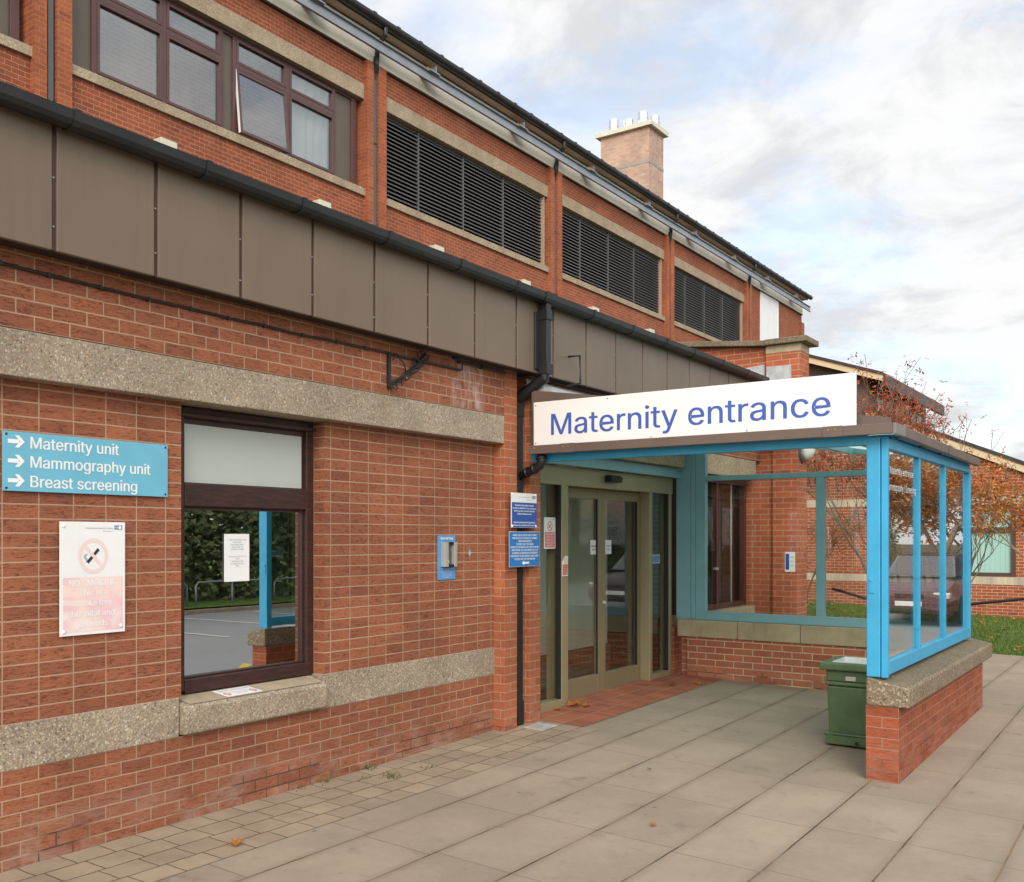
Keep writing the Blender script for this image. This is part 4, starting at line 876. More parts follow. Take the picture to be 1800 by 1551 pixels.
N2 = plate_front('locked_door_notice', 8.015, 8.582, 1.525, 1.85, .17, M['lead'], 'azure notice of white capitals with an arrow, below the royal blue notice', 'notice')
B().add([V(8.022, .1708, 1.531), V(8.575, .1708, 1.531), V(8.575, .1708, 1.844), V(8.022, .1708, 1.844)], [(0, 1, 2, 3)]).build('blue_panel', M['sign_azure'], N2)
for i, w in enumerate(('WHEN THESE DOORS ARE LOCKED', 'FOR ACCESS TO HOSPITAL WARDS', 'AND DEPARTMENTS', 'PLEASE USE THE MAIN', 'HOSPITAL ENTRANCE OFF SOUTH ROAD,', 'AND ENTER THE BUILDING VIA THE', 'ACCIDENT & EMERGENCY ENTRANCE', 'FOR ENTRY TO MATERNITY UNIT ONLY', 'PLEASE USE THE INTERCOM')):
    ww = min(.0162 * len(w), .515); text(w, M['ink_white'], N2, 'front', (8.298 - ww / 2, .1714, 1.808 - i * .0275), h=.0165, w=ww, bold=.05)
B().add([V(x, .1714, z) for x, z in ((8.24, 1.56), (8.285, 1.583), (8.285, 1.569), (8.375, 1.569), (8.375, 1.551), (8.285, 1.551), (8.285, 1.537))], [(0, 1, 2, 3, 4, 5, 6)]).build('arrow', M['ink_white'], N2)
# notice paper in the window, sticker on the sill
PN = plate_front('paper_notice', 4.79, 5.03, 1.494, 1.82, -.1465, M['white_dirty'], 'white paper notice taped to the ground floor window pane', 'notice', th=.001, bev=0)
for i, w in enumerate(('THIS IS SPECIAL CARE', 'BABY UNIT', 'OUR BABIES DON\'T', 'LIKE NOISE OR', 'CIGARETTE SMOKE', '', '', 'PLEASE DO NOT SIT ON', 'THIS', 'WINDOW BOTTOM', 'OR SMOKE IN THIS', 'AREA')):
    if w:
        ww = .0084 * len(w); text(w, M['ink_grey'], PN, 'front', (4.915 - ww / 2, -.1460, 1.775 - i * .0165), h=.0095, w=ww)
SS = thing('sill_sticker', 'small white no smoking sticker lying on the concrete window sill', 'sticker', (4.8, 0, .76))
zs = lambda o: .7775 - .246 * (o + .10)
def sillp(u, v): return (lambda x, o: V(x, o, zs(o) + .0025))(4.59 + .33 * u / .33 + .13 * v / .11 * .0 + .14 * v / .11 * 1.0 * .5, .034 - v)
def on_sill(dz):
    def f(a, bb): x = 4.66 + a - bb * .35; o = .030 - bb; return V(x, o, zs(o) + dz)
    return f
g = on_sill(.0025); h2 = on_sill(.0012)
B().add([g(0, 0), g(.33, 0), g(.33, .115), g(0, .115), h2(0, 0), h2(.33, 0), h2(.33, .115), h2(0, .115)], [(0, 1, 2, 3), (7, 6, 5, 4), (0, 4, 5, 1), (1, 5, 6, 2), (2, 6, 7, 3), (3, 7, 4, 0)]).build('paper', M['white_dirty'], SS)
g = on_sill(.0036)
for w, u, v, hh, ww in (('Special Care Baby Unit', .02, .084, .018, .29), ('Please no smoking', .085, .052, .013, .17), ('in this area', .115, .026, .011, .1)): text(w, M['ink_grey'], SS, (lambda a, bb, u=u, v=v: g(u + a, v + bb)), None, h=hh, w=ww)
b = B()
for u in (.045, .285):
    for k in range(20):
        a0, a1 = k * math.pi / 10, (k + 1) * math.pi / 10
        b.add([g(u + .024 * math.cos(a0), .04 + .024 * math.sin(a0)), g(u + .024 * math.cos(a1), .04 + .024 * math.sin(a1)), g(u + .018 * math.cos(a1), .04 + .018 * math.sin(a1)), g(u + .018 * math.cos(a0), .04 + .018 * math.sin(a0))], [(0, 1, 2, 3)])
    b.add([v + Vector((0, 0, .0003)) for v in (g(u - .018, .054), g(u - .012, .06), g(u + .018, .026), g(u + .012, .02))], [(0, 1, 2, 3)])
b.build('prohibition_ring', M['red'], SS)
# stickers on the entrance doors
S1 = plate_front('door_no_smoking_sign', 9.185, 9.425, 1.68, 2.0, -.115, M['white_dirty'], 'white and pale red no smoking sign on the glass left of the doors', 'sign', th=.003, bev=0)
B().add([V(9.20, -.1142, 1.692), V(9.41, -.1142, 1.692), V(9.41, -.1142, 1.85), V(9.20, -.1142, 1.85)], [(0, 1, 2, 3)]).build('red_panel', M['red_pale'], S1)
ring(B(), 9.305, 1.91, .05, .009, -.1140, 'front').build('prohibition_ring', M['red'], S1); cig(B(), 9.305, 1.91, .043, -.1143).build('cigarette', M['ink_black'], S1)
for i, w in enumerate(('NO SMOKING', 'This is a', 'smoke free', 'hospital and', 'grounds')): text(w, M['ink_white'], S1, 'front', (9.305 - .0078 * len(w), -.1137, 1.822 - i * .029), h=.017, w=.0156 * len(w))
text('Doncaster and Bassetlaw', M['ink_grey'], S1, 'front', (9.27, -.1142, 1.977), h=.008, w=.1); nhs_box(S1, 9.383, 9.408, 1.975, 1.988, -.1142, M['sign_navy'])
S2 = thing('torn_sticker', 'small orange red sticker with torn corner on the frame left of the doors', 'sticker', (9.53, -.055, 1.4))
B().prism_o([(9.465, 1.395), (9.585, 1.395), (9.585, 1.60), (9.52, 1.60), (9.465, 1.545)], -.0595, -.0565).build('paper', M['white_dirty'], S2)
B().add([V(9.472, -.0558, 1.405), V(9.578, -.0558, 1.405), V(9.578, -.0558, 1.515), V(9.472, -.0558, 1.515)], [(0, 1, 2, 3)]).build('red_panel', M['red_brown'], S2)
ring(B(), 9.53, 1.555, .03, .005, -.0555, 'front', 24).build('prohibition_ring', M['red'], S2)
for i, w in enumerate(('This is a', 'no smoke', 'area in', 'all these', 'premises')): text(w, M['ink_white'], S2, 'front', (9.485, -.0552, 1.492 - i * .02), h=.011, w=.08)
for x, lab in ((10.375, 'small white paper sign on the glass of the left sliding door'), (10.745, 'small white paper sign on the glass of the right sliding door')):
    s = plate_front('door_paper', x, x + .155, 1.605, 1.765, -.189, M['white_dirty'], lab, 'notice', th=.002, bev=0); s['group'] = 'paper signs on the sliding doors'
    text('AUTOMATIC', M['ink_black'], s, 'front', (x + .018, -.1885, 1.69), h=.016, w=.12, bold=.05); text('DOOR', M['ink_black'], s, 'front', (x + .042, -.1885, 1.65), h=.016, w=.07, bold=.05)
S3 = plate_front('mandatory_sticker', 11.80, 12.12, 1.478, 1.582, -.115, M['white_dirty'], 'small blue and white information sticker on the glass right of the doors', 'sticker', th=.002, bev=0)
B().add([V(11.895, -.1142, 1.487), V(12.11, -.1142, 1.487), V(12.11, -.1142, 1.574), V(11.895, -.1142, 1.574)], [(0, 1, 2, 3)]).build('blue_panel', M['sign_azure'], S3)
B().lathe([(.04, 0), (.04, .0006)], (11.845, -.1145, 1.53), 'o', 24).build('blue_disc', M['sign_azure'], S3)
text('i', M['ink_white'], S3, 'front', (11.838, -.1133, 1.508), h=.04, w=.012)
for i, w in enumerate(('Please use the', 'hand gel before', 'entering the unit')): text(w, M['ink_white'], S3, 'front', (11.91, -.1137, 1.553 - i * .025), h=.013, w=.18)
S4 = thing('pier_notice', 'white notice with blue print on the brick pier behind the back glass', 'notice', (15.245, .565, 1.3))
B().box(15.238, 15.247, .46, .60, 1.30, 1.585).build('plate', M['white_dirty'], S4)
B().add([V(15.2372, .47, 1.33), V(15.2372, .52, 1.33), V(15.2372, .52, 1.56), V(15.2372, .47, 1.56)], [(0, 1, 2, 3)]).build('blue_print', M['sign_navy'], S4)
for i in range(3): text(('WARD', 'VISIT', 'TIMES')[i], M['ink_grey'], S4, 'end', (15.2368, .53, 1.50 - i * .06), h=.022, w=.055)

# ------------------------------------------------------------------ small fittings
BN = thing('litter_bin', 'square dark green plastic litter bin with white liner beside the brick pier', 'bin', (9.45, 2.72, 0))
def bq(bb, x0, x1, o0, o1, z0, z1, t=0.):
    return bb.hexa([V(x0 + t, o0 + t, z0), V(x1 - t, o0 + t, z0), V(x1 - t, o1 - t, z0), V(x0 + t, o1 - t, z0), V(x0, o0, z1), V(x1, o0, z1), V(x1, o1, z1), V(x0, o1, z1)])
zb = gz(9.5, 2.7)
def binbox(bb, e, z0, z1, t=0.): return bq(bb, 9.42 - e, 9.92 + e, 2.51 - e, 3.02 + e, z0, z1, t)
b = binbox(B(), .0, zb + .10, zb + .52, .015); b.build('body', M['bin_green'], BN, bevel=.012)
b = binbox(B(), .012, zb + .525, zb + .56, .0); binbox(b, .004, zb + .56, zb + .66); b.build('collar', M['bin_green'], BN, bevel=.012)
b = binbox(B(), .012, zb + .015, zb + .10); binbox(b, .022, zb + .095, zb + .12); b.build('plinth', M['bin_green'], BN, bevel=.012)
b = B(); o_, i_ = .05, -.05
for x0, x1, q0, q1 in ((9.37, 9.455, 2.46, 3.07), (9.885, 9.97, 2.46, 3.07), (9.455, 9.885, 2.46, 2.545), (9.455, 9.885, 2.985, 3.07)): b.box(x0, x1, q0, q1, zb + .66, zb + .725)
b.build('rim', M['bin_green'], BN, bevel=.012)
ln = B(); n = 12
for (xa, oa, xb, ob2) in ((9.458, 2.548, 9.882, 2.548), (9.882, 2.548, 9.882, 2.982), (9.882, 2.982, 9.458, 2.982), (9.458, 2.982, 9.458, 2.548)):
    for k in range(n):
        t0, t1 = k / n, (k + 1) / n; j0, j1 = (.012 * math.sin(k * 2.3), .012 * math.sin((k + 1) * 2.3))
        P = lambda t, z, j: V(xa + (xb - xa) * t + j * (1 if xa == xb else 0), oa + (ob2 - oa) * t + j * (0 if xa == xb else 1), z)
        ln.add([P(t0, zb + .73, 0), P(t1, zb + .73, 0), P(t1, zb + .55, j1), P(t0, zb + .55, j0)], [(0, 1, 2, 3)])
ln.add([V(9.46, 2.55, zb + .57), V(9.88, 2.55, zb + .57), V(9.88, 2.98, zb + .57), V(9.46, 2.98, zb + .57)], [(0, 1, 2, 3)]); ln.build('liner', M['liner'], BN)
B().box(9.407, 9.415, 2.665, 2.745, zb + .575, zb + .612).build('label_plate', M['alu'], BN, bevel=.001)
B().lathe([(.016, 0), (.016, .02)], (9.418, 2.755, zb + .045), '-x', 10).build('drain_hole', M['gasket'], BN)
BK = thing('wall_bracket', 'rusty black iron hanging bracket with tangled wire on the upper brick wall', 'bracket', (6.28, .12, 2.95))
B().box(6.265, 6.295, W, .135, 2.955, 3.235).box(6.295, 7.25, .117, .132, 3.214, 3.232).tube([(6.29, .125, 2.99), (6.42, .128, 3.05), (6.6, .13, 3.15), (6.76, .13, 3.285)], .014, 6).tube([(7.24, .125, 3.22), (7.27, .15, 3.22), (7.28, .15, 3.29), (7.16, .13, 3.31)], .01, 6).lathe([(.02, 0), (.02, .02)], (6.28, .135, 2.965), 'o', 10).build('arm', M['iron'], BK)
pts = [(6.28 + .50 * t + .03 * math.sin(t * 40), .15 + .02 * math.sin(t * 31), 2.96 + .30 * t ** 1.3 + .025 * math.cos(t * 37)) for t in [i / 40 for i in range(41)]]
pts2 = [(6.3 + .36 * t, .145 + .012 * math.sin(t * 20), 3.17 + .06 * math.sin(t * 9)) for t in [i / 24 for i in range(25)]]
B().tube(pts, .006, 5).tube(pts2, .006, 5).tube([(6.70 + .07 * math.cos(a), .145, 3.25 + .05 * math.sin(a)) for a in [i * .4 for i in range(17)]], .005, 5).build('tangled_wire', M['iron'], BK)
cp = [(WX0, 3.26), (1.5, 3.235), (2.6, 3.245), (2.94, 3.228), (3.23, 3.222), (3.57, 3.22), (3.92, 3.215), (4.25, 3.217), (4.57, 3.213), (4.9, 3.216), (5.28, 3.212), (5.65, 3.222), (5.98, 3.224), (6.28, 3.226)]
cb = B().tube([(x, W + .012, z) for x, z in cp], .009, 6)
for x, z in cp[2:-1]: cb.box(x - .008, x + .008, W, W + .024, z - .012, z + .012)
cb.tube([(7.25, W + .012, 3.29), (7.5, W + .012, 3.295), (8.02, W + .012, 3.29)], .012, 6).box(7.6, 7.63, W, W + .03, 3.275, 3.31)
tag(cb.build('wall_cable', M['black']), 'thin black cable clipped along the brick wall under the fascia', 'cable')
LP = thing('bulkhead_lamp', 'round opal wall lamp on the brick pier seen above the back glass', 'lamp', (15.5, .64, 2.9))
B().lathe([(.19, 0), (.19, .03), (.17, .04)], (15.5, .622, 3.07), 'o', 24).build('lamp_base', M['slat'], LP)
B().lathe([(.165, .04), (.155, .09), (.12, .14), (.06, .17), (.01, .178)], (15.5, .622, 3.07), 'o', 24).build('diffuser', M['lamp_white'], LP, smooth=True)
DC = thing('drain_cover', 'small grey gully grate set in pavers below the downpipe', 'drain', (8.42, .25, .03))
b = B(); zc = gz(8.42, .25) + .006
b.box(8.30, 8.34, .16, .36, zc - .02, zc + .006).box(8.54, 8.58, .16, .36, zc - .02, zc + .006)
for k in range(6): b.box(8.34, 8.54, .165 + k * .034, .182 + k * .034, zc - .02, zc + .005)
b.build('grate', M['lead'], DC)
# ------------------------------------------------------------------ brick annexe beyond the lawn
AN = thing('brick_annexe', 'low red brick annexe with cream bands and raised brown clerestory beyond the lawn', 'building', (33, 0, 0))
AX = 30.0
zv = lambda o: 4.84 - .457 * (o + 1.25)
b = B().box(AX, AX + .3, -8, 4.6, -1, .60).box(AX, AX + .3, -8, .42, .80, 2.62).box(AX, AX + .3, 1.68, 4.6, .80, 2.62)
b.prism_x([(-8, 2.83), (3.1, 2.83), (-1.25, zv(-1.25)), (-1.7, 5.0), (-8, 5.0)], AX, AX + .3)
b.build('wall', M['brick_far'], AN)
B().box(AX - .012, AX + .3, -8, 4.6, .602, .798).box(AX - .012, AX + .3, -8, 4.6, 2.622, 2.828).build('cream_band', M['band'], AN)
aw = B().box(AX + .05, AX + .15, .42, .50, .80, 2.62).box(AX + .02, AX + .15, 1.58, 1.68, .80, 2.62).box(AX + .03, AX + .15, .5, 1.58, .80, .90).box(AX + .02, AX + .15, .5, 1.58, 1.93, 2.05).box(AX + .03, AX + .15, .5, 1.58, 2.46, 2.62).build('window', M['brown_frame'], AN)
B().box(AX + .085, AX + .09, .5, 1.58, .9, 1.93).box(AX + .085, AX + .09, .5, 1.58, 2.05, 2.46).build('pane', M['glass_clear'], aw)
B().box(AX + .10, AX + .12, .5, 1.58, .9, 2.46).build('blind', M['blind'], aw)
def vb(bb, o0, o1, z0, z1, dn, up, x0, x1): return bb.hexa([V(x0, o0, z0 - dn), V(x1, o0, z0 - dn), V(x1, o1, z1 - dn), V(x0, o1, z1 - dn), V(x0, o0, z0 + up), V(x1, o0, z0 + up), V(x1, o1, z1 + up), V(x0, o1, z1 + up)])
vb(B(), -1.72, 3.6, zv(-1.72), zv(3.6), .02, .17, AX - .16, AX - .02).build('verge_board', M['verge'], AN)
vb(B(), -1.72, 3.7, zv(-1.72), zv(3.7), -.172, .26, AX - .2, 46).build('roof', M['roofing'], AN)
zh = lambda o: 5.95 - .366 * (o + 1.25)
B().prism_x([(-4.4, 5.0), (-1.7, 5.0), (-1.7, zh(-1.7)), (-4.4, zh(-4.4))], AX + .02, 38).build('clerestory_wall', M['brown_clad'], AN)
cw = B().box(30.95, 37.4, -1.72, -1.66, 5.08, 5.13).box(30.95, 37.4, -1.72, -1.66, 5.72, 5.78)
for k in range(7): cw.box(30.95 + k * 1.07, 30.99 + k * 1.07, -1.72, -1.66, 5.13, 5.72)
cw = cw.build('clerestory_window', M['brown_frame'], AN)
B().box(30.99, 37.38, -1.70, -1.695, 5.13, 5.72).build('pane', M['frost'], cw)
vb(B(), -4.5, -1.27, zh(-4.5), zh(-1.27), .02, .15, AX - .4, AX - .25).build('high_verge', M['verge'], AN)
vb(B(), -4.5, -1.25, zh(-4.5), zh(-1.25), -.152, .22, AX - .45, 38.4).box(AX - .25, 38.4, -1.30, -1.22, 5.82, 6.12).build('high_roof', M['panel_edge'], AN)
# ------------------------------------------------------------------ trees
def tree(name, label, x, o, h, spread, seed, leafmat, nleaf, lsz, stems=1, cat='tree', group=None, lean=(0, 0), base=.45, trunk_r=.07, zmin=0.):
    rnd = random.Random(seed); zg = zlawn(x, o)
    t = thing(name, label, cat, (x, o, zg), group); tb = B(); tips = []
    def grow(p, d, ln, r, lev):
        n = 4; pts = [p]; rr = [r]; q = Vector(p); dd = Vector(d).normalized()
        for i in range(n):
            dd = (dd + Vector((rnd.gauss(0, .12), rnd.gauss(0, .12), .05 + rnd.gauss(0, .06)))).normalized(); q = q + dd * ln / n
            pts.append(tuple(q)); rr.append(max(.005, r * (1 - .55 * (i + 1) / n)))
        tb.tube(pts, rr, 6 if lev < 2 else 4, caps=False)
        if lev >= 2: tips.extend([Vector(a) for a in pts[1:]])
        if lev >= 4: return
        for k in range((3, 4, 3, 2)[lev] if lev < 4 else 0):
            f = rnd.uniform(base if lev == 0 else .45, 1.); i = min(int(f * n), n - 1); s = Vector(pts[i]).lerp(Vector(pts[i + 1]), f * n - i)
            az = rnd.uniform(0, 2 * math.pi); sp = rnd.uniform(.35, .8) * spread
            nd = (dd + Vector((math.cos(az) * sp, math.sin(az) * sp, rnd.uniform(-.1, .25)))).normalized()
            grow(tuple(s), nd, ln * rnd.uniform(.58, .8), rr[i] * .62, lev + 1)
    for s in range(stems):
        az = 2 * math.pi * s / max(stems, 1) + rnd.uniform(-.4, .4); k = 0 if stems == 1 else .28
        grow((x + (.1 * math.cos(az) if stems > 1 else 0), o + (.1 * math.sin(az) if stems > 1 else 0), zg - .1), (k * math.cos(az) + lean[0], k * math.sin(az) + lean[1], 1), h * .42, trunk_r, 0)
    top = max(q.z for q in tips) - zg; f = h / top; base_ = V(x, o, zg); tb.v = [base_ + (v - base_) * f for v in tb.v]; tips = [Vector((x, o, zg)) + (q - Vector((x, o, zg))) * f for q in tips]
    tb.build('trunk', M['bark'], t, smooth=True)
    lb = B(); tips = [q for q in tips if q.z > zg + zmin]
    for i in range(nleaf):
        c = rnd.choice(tips) + Vector((rnd.gauss(0, .09), rnd.gauss(0, .09), rnd.gauss(0, .09))) * (lsz / .07)
        a = Vector((rnd.gauss(0, 1), rnd.gauss(0, 1), rnd.gauss(-.3, .5))).normalized(); w = a.cross(Vector((rnd.gauss(0, .5), rnd.gauss(0, .5), 1))).normalized()
        for j in range(3):   # a spray of leaflets
            cc = c + a * (j * lsz * .55) + w * rnd.gauss(0, lsz * .35); s2 = lsz * rnd.uniform(.6, 1.1); nn = a.cross(w) * rnd.uniform(-.3, .3)
            aa = (a + w * rnd.gauss(0, .6)).normalized()
            lb.add([V(*cc), V(*(cc + aa * s2 * .5 + w * s2 * .24 + nn * s2)), V(*(cc + aa * s2)), V(*(cc + aa * s2 * .5 - w * s2 * .24 + nn * s2))], [(0, 1, 2, 3)])
    me = bpy.data.meshes.new('crown'); me.from_pydata([tuple(v) for v in lb.v], [], lb.f); oo = bpy.data.objects.new('crown', me); C.objects.link(oo); finish(oo, leafmat, t)
    return t
tree('rowan_tree', 'thin red leaved rowan tree behind the shelter with many bare twigs', 21.5, .6, 5.2, .8, 5, M['leaf_red'], 3400, .08, stems=4, trunk_r=.045, zmin=2.9)
tree('rowan_tree', 'sparse almost bare rowan tree right of the red leaved one', 22.2, 1.35, 4.25, .7, 11, M['leaf_red'], 600, .07, stems=5, trunk_r=.035, zmin=2.2)
tree('maple_tree', 'orange leaved tree at the right edge in front of the annexe window', 19.2, 3.35, 3.45, 1.5, 23, M['leaf_orange'], 1900, .085, stems=1, trunk_r=.045, zmin=2.0, base=.85)
tree('bush', 'low leafy shrub by the annexe wall behind the back glass', 25.5, -2.2, 2.6, 1.1, 8, M['leaf_red'], 360, .08, stems=3, trunk_r=.03, cat='shrub')
for i, (x, o) in enumerate(((34.5, 7.2), (36.5, 10.4), (39, 6.2))):
    tree('maple_tree', 'tall orange leaved tree beyond the parked car mirrored in the outer glass', x, o, 6.0, 1.3, 60 + i, M['leaf_orange'], 3000, .2, stems=1, trunk_r=.14, group='orange trees beyond the car')
# lawn blades and fallen leaves
rnd = random.Random(3); gb = B()
for i in range(16000):
    x = 17.98 + 12 * rnd.random() ** 1.6; o = rnd.uniform(-4.5, 4.6); z = zlawn(x, o); h = rnd.uniform(.03, .075); a = rnd.uniform(0, 6.28); w = .009; l = rnd.gauss(0, .025), rnd.gauss(0, .025)
    gb.add([V(x - w * math.cos(a), o - w * math.sin(a), z), V(x + w * math.cos(a), o + w * math.sin(a), z), V(x + l[0], o + l[1], z + h)], [(0, 1, 2)])
def rawmesh(bb, name, mat, kind):
    me = bpy.data.meshes.new(name); me.from_pydata([tuple(v) for v in bb.v], [], bb.f); oo = bpy.data.objects.new(name, me); C.objects.link(oo); return finish(oo, mat, None, kind=kind)
g = rawmesh(gb, 'grass', M['grass'], 'stuff'); tag(g, 'short green grass on the lawn', 'grass')
def leaf(bb, x, o, z, s, a, rnd):
    ca, sa = math.cos(a), math.sin(a); P = lambda u, v, w: V(x + (u * ca - v * sa) * s, o + (u * sa + v * ca) * s, z + w * s)
    pts = [(0, 0, 0), (.3, .28, .1), (.45, .62, .22), (.72, .36, .1), (1.05, .3, .3), (.9, 0, .06), (1.05, -.32, .25), (.7, -.36, .12), (.42, -.6, .3), (.28, -.26, .08)]
    bb.add([P(u - .5, v, w + rnd.uniform(0, .12)) for u, v, w in pts] + [P(0., 0, .02)], [(10, i, (i + 1) % 10) for i in range(10)])
lf = B()
for i in range(260):
    x = rnd.uniform(18.2, 29); o = rnd.uniform(-3, 4.2); leaf(lf, x, o, zlawn(x, o) + .05, rnd.uniform(.06, .13), rnd.uniform(0, 6.3), rnd)
g = rawmesh(lf, 'fallen_leaves', M['leaf_fallen'], 'stuff'); tag(g, 'pale fallen leaves scattered on the lawn', 'leaves')
for x, o, s, lab, m in ((9.55, .02, .16, 'large curled brown leaf on the red threshold tiles', 0), (9.62, .13, .10, 'small curled brown leaf beside the large one on the red tiles', 0), (9.25, .0, .08, 'flat brown leaf on the red tiles nearest the brick pilaster', 0), (11.5, .30, .09, 'dark leaf on the red tiles near the low back wall', 0),
                    (11.77, .50, .10, 'small orange leaf where red tiles meet the paving slabs', 0), (4.17, .61, .085, 'orange brown leaf on the small stone pavers below the window', 0), (6.2, 2.3, .05, 'tiny orange leaf on a paving slab', 0), (7.55, 1.7, .04, 'tiny brown leaf on the paving slabs near the shelter', 0)):
    b = B(); leaf(b, x, o, gz(x, o) + .012, s, rnd.uniform(0, 6.3), rnd); me = b.build('fallen_leaf', M['leaf_fallen']); tag(me, lab, 'leaf')
wb = B()
for (cx, co, n) in ((6.17, .03, 26), (6.07, .31, 30), (5.6, .02, 16), (5.36, .02, 12), (6.5, .35, 8), (5.9, .2, 8)):
    for i in range(n):
        x = cx + rnd.gauss(0, .05); o = max(.004, co + rnd.gauss(0, .03)); z = gz(x, o); h = rnd.uniform(.02, .06); a = rnd.uniform(0, 6.28); w = .005
        wb.add([V(x - w, o, z), V(x + w, o, z), V(x + h * .8 * math.cos(a), o + h * .8 * math.sin(a), z + h)], [(0, 1, 2)])
g = rawmesh(wb, 'weeds', M['grass'], 'stuff'); tag(g, 'small green weeds growing between the pavers', 'weeds')
HR = thing('low_rail', 'low black pipe rail dipping across the lawn in front of the annexe', 'rail', (27, .4, 0))
rp = [(27, -1.85, .52), (27, -1.07, .30), (27, -.3, .20), (27, .5, .20), (27, 1.06, .25), (27, 2.16, .42), (27, 3.4, .62)]
B().tube(rp, .035, 8).build('pipe', M['black'], HR, smooth=True)
for x, o, z in (rp[3], rp[6]): B().tube([(x + .04, o, zlawn(x, o) - .2), (x + .04, o, z)], .025, 6).build('post', M['black'], HR)
# ------------------------------------------------------------------ across the road (mirrored in the panes)
def hedge_tree(x, o, h, r, seed, label):
    rnd = random.Random(seed); z0 = zr(x, 14.5) + .1; t = thing('hedge_tree', label, 'tree', (x, o, z0), 'dense green trees across the road')
    B().tube([(x, o, z0 - .2), (x + .1, o, z0 + h * .35), (x, o + .1, z0 + h * .7)], [.18, .14, .06], 8).build('trunk', M['bark'], t)
    lb = B()
    for i in range(5200):
        u = rnd.uniform(-1, 1); a = rnd.uniform(0, 6.283); rad = rnd.random() ** .35; s = math.sqrt(1 - u * u)
        c = Vector((x + r * rad * s * math.cos(a) * 1.1, o + r * rad * s * math.sin(a), z0 + h * .5 + h * .52 * rad * u)); c += Vector((rnd.gauss(0, .2), rnd.gauss(0, .2), rnd.gauss(0, .2)))
        d = Vector((rnd.gauss(0, 1), rnd.gauss(0, 1), rnd.gauss(0, .6))).normalized(); w = d.orthogonal().normalized(); q = rnd.uniform(.10, .19)
        lb.add([V(*(c - d * q)), V(*(c + w * q * .6)), V(*(c + d * q)), V(*(c - w * q * .6))], [(0, 1, 2, 3)])
    me = bpy.data.meshes.new('crown'); me.from_pydata([tuple(v) for v in lb.v], [], lb.f); oo = bpy.data.objects.new('crown', me); C.objects.link(oo); finish(oo, M['leaf_green'], t)
for i in range(15): hedge_tree(8 + i * 4.3, 18.5 + (i % 3) * 1.3, 6.5 + (i * 37 % 5) * .5, 2.7, 40 + i, 'dense green tree of the belt across the road mirrored in the window')
HG = thing('hedge', 'long dark green hedge across the road behind the guard rail', 'hedge', (20, 17.4, 0))
rnd = random.Random(9); lb = B()
for i in range(34000):
    x = rnd.uniform(10, 76); o = 17.2 - 1.1 * rnd.random() ** 2 + rnd.gauss(0, .12); hz_ = 3.4 + .8 * math.sin(x * .9) + .5 * math.sin(x * 2.3); c = Vector((x, o, zr(x, 14.5) + .1 + hz_ * rnd.random()))
    d = Vector((rnd.gauss(0, 1), rnd.gauss(0, 1), rnd.gauss(0, .7))).normalized(); w = d.orthogonal().normalized(); q = rnd.uniform(.08, .16)
    lb.add([V(*(c - d * q)), V(*(c + w * q * .6)), V(*(c + d * q)), V(*(c - w * q * .6))], [(0, 1, 2, 3)])
me = bpy.data.meshes.new('foliage'); me.from_pydata([tuple(v) for v in lb.v], [], lb.f); oo = bpy.data.objects.new('foliage', me); C.objects.link(oo); finish(oo, M['leaf_green'], HG)
for k in range(16): B().tube([(11.5 + k * 4, 17.3, -.4), (11.6 + k * 4, 17.35, 2.4)], .05, 6).build('stem', M['bark'], HG)
GR = thing('guard_rail', 'grey tubular guard rail on the verge mirrored in the ground floor window', 'rail', (16, 15.1, 0))
for k in range(5):
    x0 = 9 + k * 2.9; zz = zr(x0, 14.5) + .14
    B().tube([(x0, 15.1, zz - .3), (x0, 15.1, zz + .52), (x0 + .1, 15.1, zz + .62), (x0 + 2.5, 15.1, zz + .62), (x0 + 2.6, 15.1, zz + .52), (x0 + 2.6, 15.1, zz - .3)], .03, 8).tube([(x0 + 1.3, 15.1, zz - .3), (x0 + 1.3, 15.1, zz + .6)], .025, 8).build('hoop', M['galv'], GR, smooth=True)
HS = thing('brick_house', 'gabled brick house with a chimney beyond the hedge mirrored in the doors', 'house', (50, 27, 0))
B().box(45, 55, 24, 30, -.5, 5.2).prism_x([(24, 5.2), (30, 5.2), (27, 7.9)], 45.05, 54.95).build('wall', M['brick_far'], HS)
hr = B().hexa([V(44.6, 23.5, 4.8), V(55.4, 23.5, 4.8), V(55.4, 27, 8.05), V(44.6, 27, 8.05), V(44.6, 23.5, 5.0), V(55.4, 23.5, 5.0), V(55.4, 27, 8.25), V(44.6, 27, 8.25)]).hexa([V(44.6, 27, 8.05), V(55.4, 27, 8.05), V(55.4, 30.5, 4.8), V(44.6, 30.5, 4.8), V(44.6, 27, 8.25), V(55.4, 27, 8.25), V(55.4, 30.5, 5.0), V(44.6, 30.5, 5.0)]).build('roof', M['roofing'], HS)
B().box(49.5, 50.3, 26.7, 27.4, 7.6, 9.5).lathe([(.14, 0), (.12, .5)], (49.9, 27.05, 9.5), 'z', 10).build('chimney', M['brick_far'], hr)
for x in (46.3, 48.9, 51.5):
    for z in (.9, 3.3): hw = B().box(x, x + 1.3, 23.94, 24.02, z, z + 1.2).build('window', M['white'], HS); B().box(x + .08, x + 1.22, 23.92, 23.938, z + .08, z + 1.12).build('pane', M['glass_dark'], hw)
CR = thing('parked_car', 'dark maroon car parked facing the shelter, mirrored in its outer glass', 'car', (26.4, 6.0, -.1))
cz = -.08
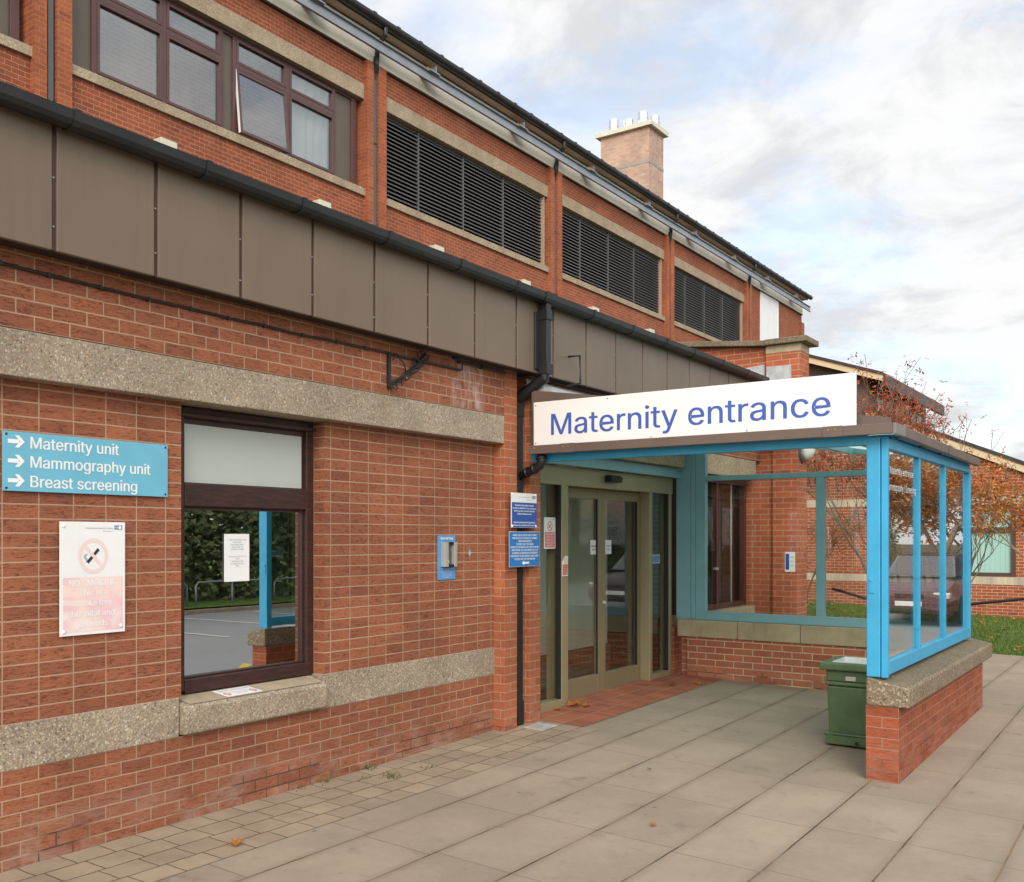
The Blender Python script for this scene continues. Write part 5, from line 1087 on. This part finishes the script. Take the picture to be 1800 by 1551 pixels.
def loft(secs):
    bb = B(); n = len(secs[0]); bb.v = [V(*p) for s in secs for p in s]
    for i in range(len(secs) - 1):
        for k in range(n): bb.f.append((i * n + k, (i + 1) * n + k, (i + 1) * n + (k + 1) % n, i * n + (k + 1) % n))
    bb.f.append(tuple(range(n))); bb.f.append(tuple(range((len(secs) - 1) * n, len(secs) * n))); return bb
def sec(x, zb, zt_, w, rt=.8):
    return [(x, 6 + a * w, cz + z) for a, z in ((-.88, zb), (-1, zb + .1), (-1, zb + (zt_ - zb) * .6), (-rt, zt_ - .03), (-rt * .6, zt_), (rt * .6, zt_), (rt, zt_ - .03), (1, zb + (zt_ - zb) * .6), (1, zb + .1), (.88, zb))]
loft([sec(24.42, .32, .62, .72), sec(24.5, .24, .72, .82), sec(24.75, .2, .80, .88), sec(25.5, .2, .95, .90), sec(26.2, .2, 1.0, .90), sec(27.8, .2, 1.02, .9), sec(28.4, .24, .95, .88), sec(28.6, .32, .7, .8)]).build('body', M['car_paint'], CR, bevel=.01)
loft([sec(25.65, .9, 1.0, .8, .85), sec(26.35, .9, 1.48, .76, .78), sec(27.3, .9, 1.52, .76, .78), sec(28.2, .9, 1.1, .78, .82)]).build('cabin', M['gasket'], CR, bevel=.01)
B().hexa([V(25.62, 5.3, cz + 1.0), V(25.66, 5.3, cz + .98), V(25.66, 6.7, cz + .98), V(25.62, 6.7, cz + 1.0), V(26.28, 5.42, cz + 1.45), V(26.34, 5.42, cz + 1.45), V(26.34, 6.58, cz + 1.45), V(26.28, 6.58, cz + 1.45)]).build('windscreen', M['glass_up'], CR)
for o in (5.38, 6.62): B().box(24.46, 24.62, o - .17, o + .17, cz + .56, cz + .70).build('headlight', M['alu'], CR, bevel=.03)
B().box(24.40, 24.5, 5.72, 6.28, cz + .57, cz + .66).box(24.40, 24.5, 5.6, 6.4, cz + .28, cz + .36).build('grille', M['gasket'], CR, bevel=.01)
B().box(24.385, 24.40, 5.74, 6.26, cz + .40, cz + .50).build('number_plate', M['white'], CR)
for x in (25.15, 27.75):
    for o in (5.2, 6.8): B().lathe([(.2, -.1), (.31, -.1), (.32, -.06), (.32, .06), (.31, .1), (.2, .1)], (x, o, cz + .32), 'o', 24).build('wheel', M['tyre'], CR)
